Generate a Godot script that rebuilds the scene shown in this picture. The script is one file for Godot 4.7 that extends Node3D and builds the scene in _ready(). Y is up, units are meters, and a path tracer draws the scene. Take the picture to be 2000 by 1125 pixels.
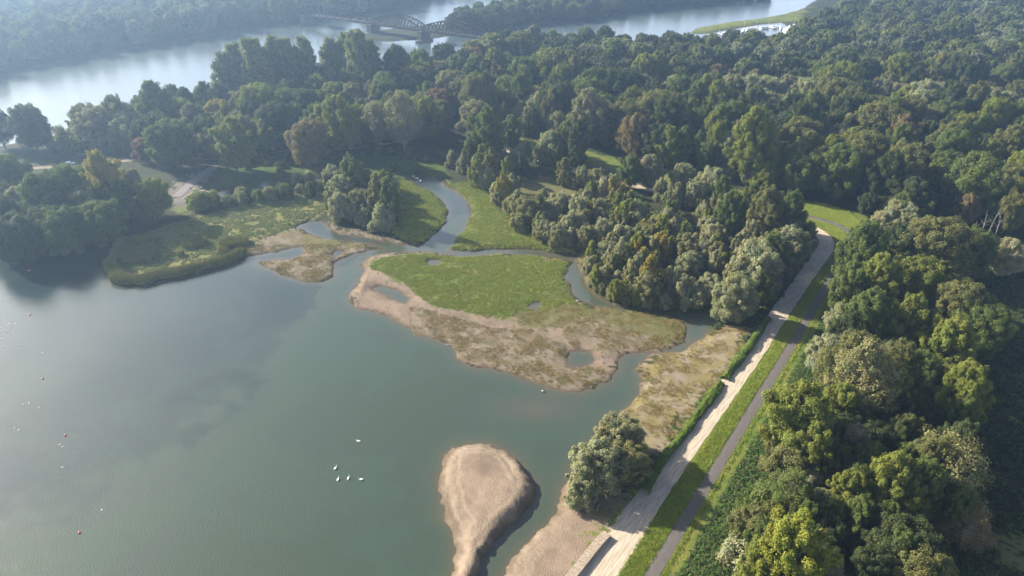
extends Node3D

# A gravel pit lake with cut banks, a dike with two roads, river woods and a railway bridge in haze.
# Distances are metres; f counts metres ahead of the drone (world z = -f), x metres to its right.

const ROAD_H := 1.6
var rng := RandomNumberGenerator.new()
var noise := FastNoiseLite.new()
var M := {}
var near_field: Field
var far_field: Field
var placed: Array = []          # trees and bushes: {node, x, f, w, h, what, tint, where, key}
var counts := {}
var protos := {}
var tints := {}

class Field:
	var x0: float
	var f0: float
	var c: float
	var w: int
	var h: int
	var clip: float
	var land := PackedByteArray()
	var zone := PackedByteArray()
	var dist := PackedFloat32Array()
	var road := PackedFloat32Array()
	func _init(ax: float, af: float, bx: float, bf: float, cell: float, most: float) -> void:
		x0 = ax; f0 = af; c = cell; clip = most
		w = int((bx - ax) / cell) + 1
		h = int((bf - af) / cell) + 1
		land.resize(w * h); land.fill(1)
		zone.resize(w * h); zone.fill(0)
		dist.resize(w * h); dist.fill(most)
		road.resize(w * h); road.fill(30.0)
	func fill(into: PackedByteArray, p: PackedVector2Array, value: int) -> PackedByteArray:
		var n := p.size()
		for j in h:
			var f := f0 + j * c
			var cuts: Array[float] = []
			for i in n:
				var a := p[i]
				var b := p[(i + 1) % n]
				if (a.y <= f) != (b.y <= f):
					cuts.append(a.x + (f - a.y) / (b.y - a.y) * (b.x - a.x))
			cuts.sort()
			for k in range(0, cuts.size() - 1, 2):
				var i0 := maxi(0, ceili((cuts[k] - x0) / c))
				var i1 := mini(w - 1, floori((cuts[k + 1] - x0) / c))
				for i in range(i0, i1 + 1):
					into[j * w + i] = value
		return into
	func near(into: PackedFloat32Array, a: Vector2, b: Vector2, reach: float) -> PackedFloat32Array:
		var i0 := maxi(0, floori((minf(a.x, b.x) - reach - x0) / c))
		var i1 := mini(w - 1, ceili((maxf(a.x, b.x) + reach - x0) / c))
		var j0 := maxi(0, floori((minf(a.y, b.y) - reach - f0) / c))
		var j1 := mini(h - 1, ceili((maxf(a.y, b.y) + reach - f0) / c))
		var ab := b - a
		var l2 := maxf(ab.length_squared(), 1e-6)
		for j in range(j0, j1 + 1):
			for i in range(i0, i1 + 1):
				var p := Vector2(x0 + i * c, f0 + j * c) - a
				var d := (p - ab * clampf(p.dot(ab) / l2, 0.0, 1.0)).length()
				if d < into[j * w + i]:
					into[j * w + i] = d
		return into
	func shore(p: PackedVector2Array) -> void:
		for i in p.size():
			dist = near(dist, p[i], p[(i + 1) % p.size()], clip)
	func line(p: PackedVector2Array) -> void:
		for i in p.size() - 1:
			road = near(road, p[i], p[i + 1], 26.0)
	func has(x: float, f: float) -> bool:
		return x > x0 + c and f > f0 + c and x < x0 + (w - 2) * c and f < f0 + (h - 2) * c
	func signs() -> void:
		for i in w * h:
			if land[i] == 0:
				dist[i] = -dist[i]
	func at(v: PackedFloat32Array, x: float, f: float) -> float:
		var u := clampf((x - x0) / c, 0.0, w - 1.001)
		var t := clampf((f - f0) / c, 0.0, h - 1.001)
		var i := int(u)
		var j := int(t)
		u -= i; t -= j
		var k := j * w + i
		return lerpf(lerpf(v[k], v[k + 1], u), lerpf(v[k + w], v[k + w + 1], u), t)
	func zone_at(x: float, f: float) -> int:
		var i := clampi(roundi((x - x0) / c), 0, w - 1)
		var j := clampi(roundi((f - f0) / c), 0, h - 1)
		return zone[j * w + i]

var LAKE := PackedVector2Array([Vector2(-213.8, 248.0), Vector2(-204.4, 252.4), Vector2(-195.8, 259.2), Vector2(-188.9, 264.9), Vector2(-180.8, 269.2), Vector2(-170.7, 272.7), Vector2(-165.2, 271.2), Vector2(-162.0, 262.0), Vector2(-159.2, 251.5), Vector2(-156.8, 242.0), Vector2(-150.2, 230.7), Vector2(-144.8, 228.0), Vector2(-137.4, 226.9), Vector2(-130.7, 231.5), Vector2(-120.7, 235.8), Vector2(-115.3, 239.5), Vector2(-109.7, 243.7), Vector2(-107.2, 248.8), Vector2(-103.5, 250.6), Vector2(-96.1, 253.3), Vector2(-90.6, 256.9), Vector2(-85.8, 257.8), Vector2(-83.5, 255.1), Vector2(-84.3, 251.0), Vector2(-86.7, 248.0), Vector2(-92.3, 247.1), Vector2(-98.6, 246.7), Vector2(-100.1, 244.9), Vector2(-94.6, 240.7), Vector2(-85.9, 234.2), Vector2(-77.7, 229.2), Vector2(-70.5, 229.9), Vector2(-66.8, 232.3), Vector2(-69.1, 243.7), Vector2(-66.2, 249.3), Vector2(-58.7, 254.6), Vector2(-52.5, 257.3), Vector2(-61.5, 262.0), Vector2(-70.3, 264.9), Vector2(-78.4, 266.3), Vector2(-88.8, 274.2), Vector2(-93.2, 277.8), Vector2(-88.9, 282.6), Vector2(-82.9, 283.6), Vector2(-78.2, 275.8), Vector2(-73.0, 270.7), Vector2(-58.3, 265.8), Vector2(-48.7, 262.5), Vector2(-37.8, 257.8), Vector2(-35.0, 264.4), Vector2(-32.0, 271.2), Vector2(-29.3, 280.4), Vector2(-28.5, 290.2), Vector2(-30.0, 300.4), Vector2(-33.6, 308.8), Vector2(-39.2, 317.6), Vector2(-46.9, 324.8), Vector2(-51.6, 332.2), Vector2(-48.6, 339.2), Vector2(-40.5, 335.7), Vector2(-34.7, 328.1), Vector2(-28.4, 320.2), Vector2(-22.9, 311.3), Vector2(-19.2, 300.4), Vector2(-18.2, 289.0), Vector2(-20.0, 276.8), Vector2(-23.3, 264.4), Vector2(-25.6, 256.0), Vector2(-16.5, 254.6), Vector2(-8.3, 256.0), Vector2(0.0, 256.9), Vector2(8.3, 256.0), Vector2(14.4, 254.1), Vector2(20.4, 251.5), Vector2(25.3, 249.7), Vector2(25.4, 243.3), Vector2(26.2, 233.1), Vector2(28.0, 225.7), Vector2(31.3, 217.7), Vector2(36.8, 212.4), Vector2(44.4, 209.7), Vector2(53.0, 207.7), Vector2(61.7, 207.4), Vector2(68.9, 206.4), Vector2(69.2, 201.8), Vector2(65.4, 196.2), Vector2(60.5, 190.2), Vector2(55.4, 185.9), Vector2(49.9, 184.2), Vector2(43.8, 183.1), Vector2(40.1, 179.5), Vector2(38.3, 175.3), Vector2(38.6, 169.4), Vector2(37.1, 164.3), Vector2(34.4, 159.7), Vector2(30.6, 155.2), Vector2(26.4, 149.6), Vector2(21.8, 143.4), Vector2(18.0, 137.3), Vector2(15.3, 132.1), Vector2(12.3, 126.4), Vector2(11.3, 122.3), Vector2(9.7, 118.3), Vector2(7.7, 114.8), Vector2(4.1, 111.1), Vector2(1.1, 107.3), Vector2(-0.6, 103.9), Vector2(-2.7, 98.7), Vector2(-4.5, 86.5), Vector2(0.0, 60.0), Vector2(-420.0, 60.0), Vector2(-420.0, 290.0)])
var ROUND := PackedVector2Array([Vector2(-14.3, 98.1), Vector2(-12.8, 103.3), Vector2(-12.1, 106.6), Vector2(-12.8, 111.6), Vector2(-14.9, 116.0), Vector2(-16.8, 121.5), Vector2(-18.1, 127.3), Vector2(-18.4, 132.9), Vector2(-17.5, 137.5), Vector2(-15.4, 140.7), Vector2(-12.2, 142.7), Vector2(-8.2, 143.0), Vector2(-4.7, 142.3), Vector2(-2.0, 140.3), Vector2(1.1, 136.7), Vector2(3.3, 133.4), Vector2(5.1, 129.3), Vector2(5.4, 126.4), Vector2(4.9, 122.6), Vector2(3.0, 118.8), Vector2(0.0, 115.7), Vector2(-2.9, 112.3), Vector2(-4.6, 109.4), Vector2(-6.2, 105.9), Vector2(-7.2, 103.3), Vector2(-8.4, 98.1)])
var ISLE := PackedVector2Array([Vector2(-58.8, 242.8), Vector2(-56.8, 249.7), Vector2(-47.7, 254.1), Vector2(-32.8, 253.7), Vector2(-20.3, 250.1), Vector2(-4.1, 252.8), Vector2(8.2, 251.5), Vector2(19.4, 248.0), Vector2(24.4, 245.4), Vector2(21.2, 239.5), Vector2(19.6, 233.1), Vector2(21.2, 228.4), Vector2(22.3, 222.4), Vector2(24.0, 216.6), Vector2(28.7, 212.4), Vector2(35.7, 211.1), Vector2(46.1, 209.0), Vector2(54.1, 206.4), Vector2(58.4, 203.1), Vector2(57.8, 195.6), Vector2(55.5, 189.6), Vector2(50.9, 186.2), Vector2(42.1, 184.5), Vector2(35.4, 182.8), Vector2(33.1, 179.5), Vector2(31.6, 173.2), Vector2(29.4, 170.2), Vector2(26.1, 167.7), Vector2(19.7, 163.9), Vector2(12.0, 165.3), Vector2(3.1, 171.2), Vector2(-3.1, 174.3), Vector2(-13.2, 176.9), Vector2(-16.5, 179.5), Vector2(-17.5, 185.1), Vector2(-21.2, 189.6), Vector2(-30.1, 193.2), Vector2(-35.6, 199.3), Vector2(-43.7, 207.0), Vector2(-51.2, 209.7), Vector2(-57.0, 213.8), Vector2(-58.6, 218.0), Vector2(-57.3, 226.9), Vector2(-56.3, 237.9)])
var RHINE := PackedVector2Array([Vector2(-368.6, 340.7), Vector2(-323.8, 357.1), Vector2(-286.9, 384.4), Vector2(-274.9, 393.3), Vector2(-261.0, 405.5), Vector2(-245.9, 417.3), Vector2(-222.0, 432.9), Vector2(-198.7, 455.3), Vector2(-166.3, 479.8), Vector2(-129.2, 499.7), Vector2(-104.2, 521.1), Vector2(-77.3, 544.1), Vector2(-48.3, 569.0), Vector2(-25.3, 599.7), Vector2(0.0, 627.3), Vector2(45.0, 646.3), Vector2(92.0, 661.8), Vector2(136.8, 680.3), Vector2(167.7, 692.3), Vector2(191.1, 689.9), Vector2(227.4, 699.8), Vector2(259.8, 709.9), Vector2(274.4, 741.9), Vector2(283.9, 782.7), Vector2(325.5, 855.8), Vector2(384.4, 951.1), Vector2(275.1, 1026.3), Vector2(-103.7, 996.9), Vector2(-97.0, 933.9), Vector2(-98.7, 913.1), Vector2(-136.8, 838.1), Vector2(-170.9, 807.9), Vector2(-194.9, 792.0), Vector2(-220.2, 764.7), Vector2(-255.0, 741.9), Vector2(-292.2, 704.8), Vector2(-322.0, 661.8), Vector2(-349.8, 625.3), Vector2(-372.9, 588.5), Vector2(-385.6, 542.5), Vector2(-415.7, 479.8), Vector2(-436.5, 417.3)])
var SPIT := PackedVector2Array([Vector2(170.7, 715.0), Vector2(184.3, 744.7), Vector2(227.9, 779.6), Vector2(262.3, 798.3), Vector2(296.0, 824.4), Vector2(347.9, 885.5), Vector2(297.8, 776.6), Vector2(282.9, 776.6), Vector2(257.8, 767.7), Vector2(218.6, 739.1), Vector2(187.5, 715.0)])
var STRIP := PackedVector2Array([Vector2(-150.5, 702.3), Vector2(-133.4, 730.9), Vector2(-103.4, 753.1), Vector2(-68.4, 767.7), Vector2(0.0, 821.1), Vector2(58.8, 866.7), Vector2(122.4, 905.1), Vector2(258.5, 959.9), Vector2(334.6, 996.9), Vector2(333.2, 951.1), Vector2(245.8, 909.1), Vector2(177.1, 870.4), Vector2(137.9, 845.1), Vector2(70.4, 792.0), Vector2(31.8, 773.6), Vector2(0.0, 761.8), Vector2(-22.2, 715.0), Vector2(-49.3, 715.0), Vector2(-76.4, 689.9), Vector2(-112.8, 677.9), Vector2(-144.8, 682.7)])
var GRAV := PackedVector2Array([Vector2(11.3, 91.0), Vector2(20.1, 103.0), Vector2(28.9, 116.1), Vector2(41.9, 134.5), Vector2(56.1, 154.6), Vector2(73.3, 178.9), Vector2(93.5, 208.5), Vector2(111.9, 234.9), Vector2(124.0, 251.9), Vector2(128.2, 260.2), Vector2(128.8, 267.4), Vector2(126.8, 272.9), Vector2(123.0, 277.5), Vector2(115.7, 282.3), Vector2(106.2, 287.7), Vector2(97.8, 294.4), Vector2(88.8, 300.2), Vector2(76.7, 309.9), Vector2(65.9, 316.9), Vector2(53.6, 325.4), Vector2(38.5, 336.5), Vector2(21.2, 351.2), Vector2(0.0, 371.1), Vector2(-25.1, 398.6), Vector2(-34.8, 410.2)])
var PATH := PackedVector2Array([Vector2(23.2, 91.0), Vector2(31.7, 103.0), Vector2(40.6, 116.1), Vector2(53.3, 134.5), Vector2(67.1, 154.6), Vector2(83.9, 178.9), Vector2(104.4, 209.1), Vector2(113.2, 222.2), Vector2(126.0, 241.1), Vector2(134.5, 254.2), Vector2(139.2, 262.1), Vector2(141.1, 268.4), Vector2(139.9, 274.9), Vector2(135.4, 280.7), Vector2(127.8, 285.5), Vector2(118.4, 290.5), Vector2(102.8, 300.2), Vector2(86.6, 311.2), Vector2(67.6, 326.8), Vector2(47.0, 343.7), Vector2(21.9, 363.7), Vector2(-5.8, 388.5), Vector2(-22.5, 406.3)])
var TRACK := PackedVector2Array([Vector2(-274.3, 340.1), Vector2(-246.2, 345.3), Vector2(-229.5, 348.2), Vector2(-213.7, 353.5), Vector2(-197.1, 358.2), Vector2(-182.3, 361.4), Vector2(-157.2, 359.8), Vector2(-137.3, 365.4), Vector2(-122.6, 372.0), Vector2(-106.3, 373.7), Vector2(-84.7, 377.9), Vector2(-58.2, 392.1), Vector2(-45.2, 408.2), Vector2(-34.9, 411.1)])
var RAMP := PackedVector2Array([Vector2(-156.2, 307.6), Vector2(-156.4, 320.2), Vector2(-155.4, 333.7), Vector2(-153.5, 348.2)])
var SILT := PackedVector2Array([Vector2(-52.7, 256.0), Vector2(-62.0, 245.4), Vector2(-66.9, 222.4), Vector2(-71.8, 195.6), Vector2(-77.5, 173.2), Vector2(-81.6, 154.3), Vector2(-88.4, 136.2), Vector2(-103.0, 119.1), Vector2(-121.6, 101.9)])
var PONDS := [PackedVector2Array([Vector2(-33.2, 245.4), Vector2(-31.0, 247.1), Vector2(-28.1, 246.7), Vector2(-27.9, 244.1), Vector2(-30.2, 242.8), Vector2(-32.6, 243.7)]),
	PackedVector2Array([Vector2(-51.0, 225.0), Vector2(-47.9, 225.7), Vector2(-43.0, 224.2), Vector2(-38.9, 221.3), Vector2(-36.5, 217.3), Vector2(-37.6, 214.5), Vector2(-40.9, 216.3), Vector2(-45.1, 219.8), Vector2(-48.6, 222.0)]),
	PackedVector2Array([Vector2(16.7, 181.7), Vector2(18.2, 184.8), Vector2(21.2, 185.6), Vector2(24.3, 183.9), Vector2(25.8, 180.4), Vector2(24.5, 177.7), Vector2(21.7, 176.3), Vector2(18.6, 176.9), Vector2(16.8, 179.0)]),
	PackedVector2Array([Vector2(5.7, 211.1), Vector2(7.2, 214.2), Vector2(10.1, 215.2), Vector2(10.4, 212.8), Vector2(8.2, 209.7)]),
	PackedVector2Array([Vector2(-71.4, 251.5), Vector2(-71.1, 255.1), Vector2(-66.9, 255.5), Vector2(-67.8, 251.9), Vector2(-69.9, 249.3)]),
	PackedVector2Array([Vector2(-142.3, 314.4), Vector2(-139.7, 317.6), Vector2(-129.0, 322.1), Vector2(-122.5, 329.5), Vector2(-113.0, 336.4), Vector2(-101.1, 340.0), Vector2(-89.7, 341.4), Vector2(-88.5, 335.7), Vector2(-99.5, 333.6), Vector2(-108.8, 330.2), Vector2(-116.8, 322.8), Vector2(-125.6, 315.7), Vector2(-135.1, 311.3)]),
	PackedVector2Array([Vector2(-248.2, 366.6), Vector2(-244.0, 369.1), Vector2(-234.5, 365.8), Vector2(-229.2, 357.9), Vector2(-232.6, 354.0), Vector2(-241.5, 359.5)])]
var ZONES := [[2, PackedVector2Array([Vector2(-59.3, 241.9), Vector2(-56.7, 249.6), Vector2(-47.6, 254.1), Vector2(-32.8, 253.6), Vector2(-20.3, 249.6), Vector2(-4.1, 252.7), Vector2(20.1, 247.4), Vector2(21.7, 214.4), Vector2(35.7, 210.9), Vector2(58.8, 202.3), Vector2(57.4, 191.8), Vector2(50.3, 184.9), Vector2(33.5, 180.5), Vector2(30.6, 170.0), Vector2(19.6, 162.8), Vector2(3.1, 169.5), Vector2(-17.3, 177.3), Vector2(-29.9, 191.2), Vector2(-57.1, 210.9), Vector2(-59.8, 219.7)])],
	[3, PackedVector2Array([Vector2(-35.7, 210.9), Vector2(-22.8, 205.9), Vector2(-6.8, 197.9), Vector2(10.2, 197.9), Vector2(19.1, 180.5), Vector2(29.6, 175.1), Vector2(25.7, 167.6), Vector2(12.0, 165.1), Vector2(-3.1, 173.8), Vector2(-15.9, 180.5), Vector2(-19.8, 188.9), Vector2(-34.1, 197.9)])],
	[1, PackedVector2Array([Vector2(-51.3, 247.7), Vector2(-40.7, 251.2), Vector2(-30.5, 251.2), Vector2(-20.2, 248.6), Vector2(-4.1, 251.2), Vector2(8.1, 249.9), Vector2(18.0, 246.4), Vector2(22.6, 243.0), Vector2(18.7, 230.4), Vector2(20.3, 221.0), Vector2(23.0, 213.2), Vector2(28.5, 210.4), Vector2(19.3, 206.4), Vector2(10.7, 209.8), Vector2(3.5, 205.4), Vector2(-6.9, 203.1), Vector2(-17.7, 208.4), Vector2(-26.8, 211.1), Vector2(-33.9, 219.2), Vector2(-39.7, 228.5), Vector2(-48.2, 234.4), Vector2(-54.7, 240.5)])],
	[9, PackedVector2Array([Vector2(0.0, 206.4), Vector2(10.7, 210.4), Vector2(23.4, 213.9), Vector2(35.5, 209.8), Vector2(45.8, 207.7), Vector2(55.8, 204.4), Vector2(57.8, 197.5), Vector2(55.0, 189.0), Vector2(47.2, 186.2), Vector2(41.8, 192.9), Vector2(34.0, 197.5), Vector2(17.0, 197.5), Vector2(3.4, 200.0)])],
	[3, PackedVector2Array([Vector2(13.7, 200.0), Vector2(31.0, 201.2), Vector2(41.9, 193.8), Vector2(47.3, 186.7), Vector2(33.7, 182.8), Vector2(19.6, 187.0)])],
	[10, PackedVector2Array([Vector2(-2.7, 97.5), Vector2(7.7, 114.1), Vector2(12.0, 125.6), Vector2(26.5, 149.1), Vector2(38.2, 168.4), Vector2(37.8, 174.2), Vector2(48.3, 183.4), Vector2(65.0, 195.6), Vector2(74.7, 197.5), Vector2(79.7, 196.8), Vector2(66.9, 174.7), Vector2(51.7, 155.5), Vector2(36.7, 135.3), Vector2(25.3, 118.4), Vector2(11.8, 97.5)])],
	[2, PackedVector2Array([Vector2(-4.3, 96.3), Vector2(7.7, 114.4), Vector2(11.7, 120.7), Vector2(23.8, 116.1), Vector2(22.8, 112.3), Vector2(10.7, 96.3)])],
	[10, PackedVector2Array([Vector2(51.3, 182.2), Vector2(64.5, 193.8), Vector2(70.0, 198.7), Vector2(76.4, 197.5), Vector2(73.1, 191.4), Vector2(64.3, 182.8), Vector2(55.4, 178.7)])],
	[4, PackedVector2Array([Vector2(10.6, 95.7), Vector2(29.7, 124.0), Vector2(46.3, 144.1), Vector2(64.3, 171.1), Vector2(86.9, 204.2), Vector2(108.1, 234.9), Vector2(121.8, 256.5), Vector2(123.0, 277.5), Vector2(134.1, 283.9), Vector2(145.4, 268.4), Vector2(140.4, 256.5), Vector2(121.1, 229.0), Vector2(89.4, 181.7), Vector2(72.1, 156.8), Vector2(56.0, 134.5), Vector2(43.4, 116.1), Vector2(29.7, 95.7)])],
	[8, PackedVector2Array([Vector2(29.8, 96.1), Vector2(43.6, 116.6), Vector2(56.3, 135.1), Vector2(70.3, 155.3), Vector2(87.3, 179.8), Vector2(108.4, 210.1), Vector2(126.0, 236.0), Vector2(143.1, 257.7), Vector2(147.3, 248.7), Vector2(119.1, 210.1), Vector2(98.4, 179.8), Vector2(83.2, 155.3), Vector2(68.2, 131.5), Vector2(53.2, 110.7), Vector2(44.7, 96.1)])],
	[4, PackedVector2Array([Vector2(-43.9, 428.6), Vector2(-20.9, 404.3), Vector2(31.2, 380.5), Vector2(66.3, 350.4), Vector2(98.5, 320.1), Vector2(140.7, 301.4), Vector2(159.1, 282.3), Vector2(151.8, 268.4), Vector2(142.3, 265.9), Vector2(130.8, 274.9), Vector2(123.0, 277.5), Vector2(106.2, 287.7), Vector2(88.8, 300.2), Vector2(65.9, 316.9), Vector2(38.5, 336.5), Vector2(0.0, 371.1), Vector2(-39.3, 410.2)])],
	[5, PackedVector2Array([Vector2(-163.1, 262.5), Vector2(-147.3, 277.5), Vector2(-127.5, 296.6), Vector2(-105.2, 308.5), Vector2(-86.7, 316.7), Vector2(-80.6, 299.5), Vector2(-89.5, 283.8), Vector2(-93.0, 277.5), Vector2(-105.2, 262.5), Vector2(-105.0, 248.8), Vector2(-136.6, 225.7), Vector2(-149.2, 228.7), Vector2(-156.9, 242.4)])],
	[3, PackedVector2Array([Vector2(-107.6, 250.5), Vector2(-102.1, 265.8), Vector2(-92.8, 276.8), Vector2(-78.2, 265.8), Vector2(-52.4, 256.8), Vector2(-66.1, 248.7), Vector2(-66.2, 231.0), Vector2(-77.4, 228.3), Vector2(-99.9, 244.0)])],
	[9, PackedVector2Array([Vector2(-88.7, 272.0), Vector2(-62.8, 260.3), Vector2(-54.9, 257.1), Vector2(-70.5, 257.5), Vector2(-77.4, 251.6), Vector2(-87.5, 263.2)])],
	[1, PackedVector2Array([Vector2(-66.5, 335.0), Vector2(-50.5, 330.2), Vector2(-39.0, 315.6), Vector2(-29.9, 299.7), Vector2(-28.6, 282.9), Vector2(-34.7, 261.8), Vector2(-44.4, 264.2), Vector2(-57.2, 277.7), Vector2(-70.1, 299.7)])],
	[3, PackedVector2Array([Vector2(-79.4, 278.3), Vector2(-65.0, 272.2), Vector2(-48.8, 265.3), Vector2(-37.8, 257.7), Vector2(-63.7, 265.3), Vector2(-75.6, 271.2)])],
	[1, PackedVector2Array([Vector2(-33.7, 324.8), Vector2(-17.5, 326.1), Vector2(-9.6, 308.8), Vector2(0.0, 282.9), Vector2(10.6, 265.1), Vector2(25.5, 251.7), Vector2(8.2, 254.4), Vector2(-23.6, 254.4), Vector2(-24.9, 262.7), Vector2(-19.4, 282.9), Vector2(-19.9, 299.7)])],
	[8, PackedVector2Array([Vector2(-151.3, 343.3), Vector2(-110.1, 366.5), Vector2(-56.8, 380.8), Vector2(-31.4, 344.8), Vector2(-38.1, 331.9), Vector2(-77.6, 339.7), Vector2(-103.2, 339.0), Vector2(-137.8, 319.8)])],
	[7, PackedVector2Array([Vector2(-163.6, 312.1), Vector2(-163.4, 325.1), Vector2(-157.6, 346.3), Vector2(-152.9, 350.8), Vector2(-151.0, 341.1), Vector2(-150.6, 322.4), Vector2(-142.7, 307.8), Vector2(-146.8, 300.0), Vector2(-154.7, 296.5)])],
	[1, PackedVector2Array([Vector2(-154.5, 297.7), Vector2(-147.3, 301.2), Vector2(-135.6, 300.0), Vector2(-139.9, 293.1), Vector2(-150.3, 290.2)])],
	[1, PackedVector2Array([Vector2(-259.3, 353.8), Vector2(-248.7, 363.3), Vector2(-230.0, 350.0), Vector2(-245.1, 343.3)])],
	[1, PackedVector2Array([Vector2(-247.7, 376.5), Vector2(-238.7, 380.8), Vector2(-221.0, 368.1), Vector2(-230.0, 364.1)])],
	[1, PackedVector2Array([Vector2(88.6, 248.3), Vector2(101.5, 257.3), Vector2(102.7, 248.3), Vector2(88.8, 241.8)])],
	[9, PackedVector2Array([Vector2(26.2, 248.7), Vector2(54.3, 287.9), Vector2(75.8, 282.5), Vector2(96.8, 248.7), Vector2(75.5, 213.5), Vector2(45.0, 213.5), Vector2(29.9, 224.4)])],
	[9, PackedVector2Array([Vector2(0.0, 311.4), Vector2(15.5, 338.1), Vector2(46.7, 299.3), Vector2(49.8, 272.1), Vector2(26.6, 253.1), Vector2(2.2, 277.2)])],
	[1, PackedVector2Array([Vector2(198.8, 257.3), Vector2(212.1, 261.9), Vector2(198.1, 239.8), Vector2(189.5, 241.8)])],
	[1, PackedVector2Array([Vector2(106.5, 109.1), Vector2(117.5, 112.0), Vector2(112.8, 101.0), Vector2(105.9, 102.3)])]]
var FILL_WOOD := PackedVector2Array([Vector2(-44.0, 539.1), Vector2(-18.8, 594.2), Vector2(21.7, 619.5), Vector2(78.2, 621.5), Vector2(122.4, 601.8), Vector2(169.8, 605.6), Vector2(234.1, 613.5), Vector2(282.8, 693.3), Vector2(354.8, 813.5), Vector2(415.7, 904.7), Vector2(675.1, 1126.9), Vector2(937.6, 1126.9), Vector2(359.2, 368.1), Vector2(278.2, 282.1), Vector2(210.0, 261.9), Vector2(182.3, 269.2), Vector2(165.3, 281.0), Vector2(141.6, 303.6), Vector2(116.4, 314.0), Vector2(100.8, 329.2), Vector2(78.5, 344.8), Vector2(50.5, 374.8), Vector2(31.9, 389.7), Vector2(0.0, 401.8), Vector2(-21.5, 418.5), Vector2(-31.2, 451.1)])
var FILL_BANKWOOD := PackedVector2Array([Vector2(-249.7, 396.1), Vector2(-237.8, 401.8), Vector2(-214.5, 416.5), Vector2(-191.4, 436.5), Vector2(-160.3, 460.6), Vector2(-124.4, 479.2), Vector2(-100.3, 499.2), Vector2(-74.3, 520.7), Vector2(-46.3, 543.9), Vector2(-31.9, 463.0), Vector2(-34.2, 423.7), Vector2(-52.5, 392.4), Vector2(-84.5, 376.5), Vector2(-111.3, 371.5), Vector2(-137.1, 364.9), Vector2(-154.1, 358.5), Vector2(-181.1, 358.5), Vector2(-208.0, 369.8), Vector2(-233.5, 381.7)])
var FILL_LEFTWOOD := PackedVector2Array([Vector2(-257.7, 307.8), Vector2(-238.6, 307.8), Vector2(-222.5, 304.8), Vector2(-201.9, 306.0), Vector2(-188.8, 310.9), Vector2(-172.5, 282.1), Vector2(-172.3, 272.7), Vector2(-182.3, 269.2), Vector2(-204.2, 252.7), Vector2(-217.6, 248.3)])
var FILL_THICKET := PackedVector2Array([Vector2(-25.1, 349.0), Vector2(-2.6, 341.7), Vector2(16.0, 351.3), Vector2(26.8, 334.5), Vector2(36.5, 315.2), Vector2(48.8, 306.4), Vector2(50.2, 287.9), Vector2(72.5, 277.2), Vector2(79.9, 296.4), Vector2(98.8, 285.2), Vector2(109.8, 277.2), Vector2(120.3, 269.6), Vector2(122.4, 257.7), Vector2(102.7, 230.1), Vector2(87.6, 211.8), Vector2(70.4, 207.4), Vector2(53.0, 208.4), Vector2(35.9, 212.8), Vector2(28.7, 222.5), Vector2(26.9, 242.2), Vector2(27.6, 250.0), Vector2(14.5, 256.7), Vector2(2.2, 272.1), Vector2(-2.3, 287.9), Vector2(-14.8, 321.0)])
var FILL_CLUMP := PackedVector2Array([Vector2(-92.1, 335.0), Vector2(-77.4, 338.6), Vector2(-63.2, 330.2), Vector2(-50.6, 302.7), Vector2(-50.6, 285.6), Vector2(-58.1, 276.6), Vector2(-68.6, 279.8), Vector2(-81.4, 292.8)])
var FILL_MEADOW := PackedVector2Array([Vector2(-151.3, 350.8), Vector2(-110.5, 368.1), Vector2(-61.9, 376.5), Vector2(-37.6, 356.1), Vector2(-41.3, 339.0), Vector2(-78.2, 343.3), Vector2(-104.3, 343.3), Vector2(-138.6, 329.2)])
var FILL_SHRUBS := PackedVector2Array([Vector2(-265.6, 378.2), Vector2(-244.8, 392.4), Vector2(-205.5, 376.5), Vector2(-184.4, 366.5), Vector2(-205.7, 364.9), Vector2(-229.3, 368.1), Vector2(-244.5, 370.6)])
var FILL_NEARWOOD := PackedVector2Array([Vector2(141.2, 248.7), Vector2(157.6, 257.7), Vector2(186.6, 257.7), Vector2(201.8, 248.7), Vector2(205.3, 224.4), Vector2(113.9, 91.4), Vector2(46.6, 91.4), Vector2(56.2, 109.3), Vector2(70.1, 129.7), Vector2(85.3, 153.1), Vector2(100.5, 177.1), Vector2(120.8, 210.1)])
var FILL_FARBANK := PackedVector2Array([Vector2(-103.7, 996.9), Vector2(-97.0, 933.9), Vector2(-98.7, 913.1), Vector2(-136.8, 838.1), Vector2(-170.9, 807.9), Vector2(-194.9, 792.0), Vector2(-220.2, 764.7), Vector2(-255.0, 741.9), Vector2(-292.2, 704.8), Vector2(-322.0, 661.8), Vector2(-349.8, 625.3), Vector2(-372.9, 588.5), Vector2(-385.6, 542.5), Vector2(-415.7, 479.8), Vector2(-436.5, 417.3), Vector2(-900.0, 560.0), Vector2(-1300.0, 900.0), Vector2(-1300.0, 1500.0), Vector2(700.0, 1500.0), Vector2(300.0, 1200.0)])
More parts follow.
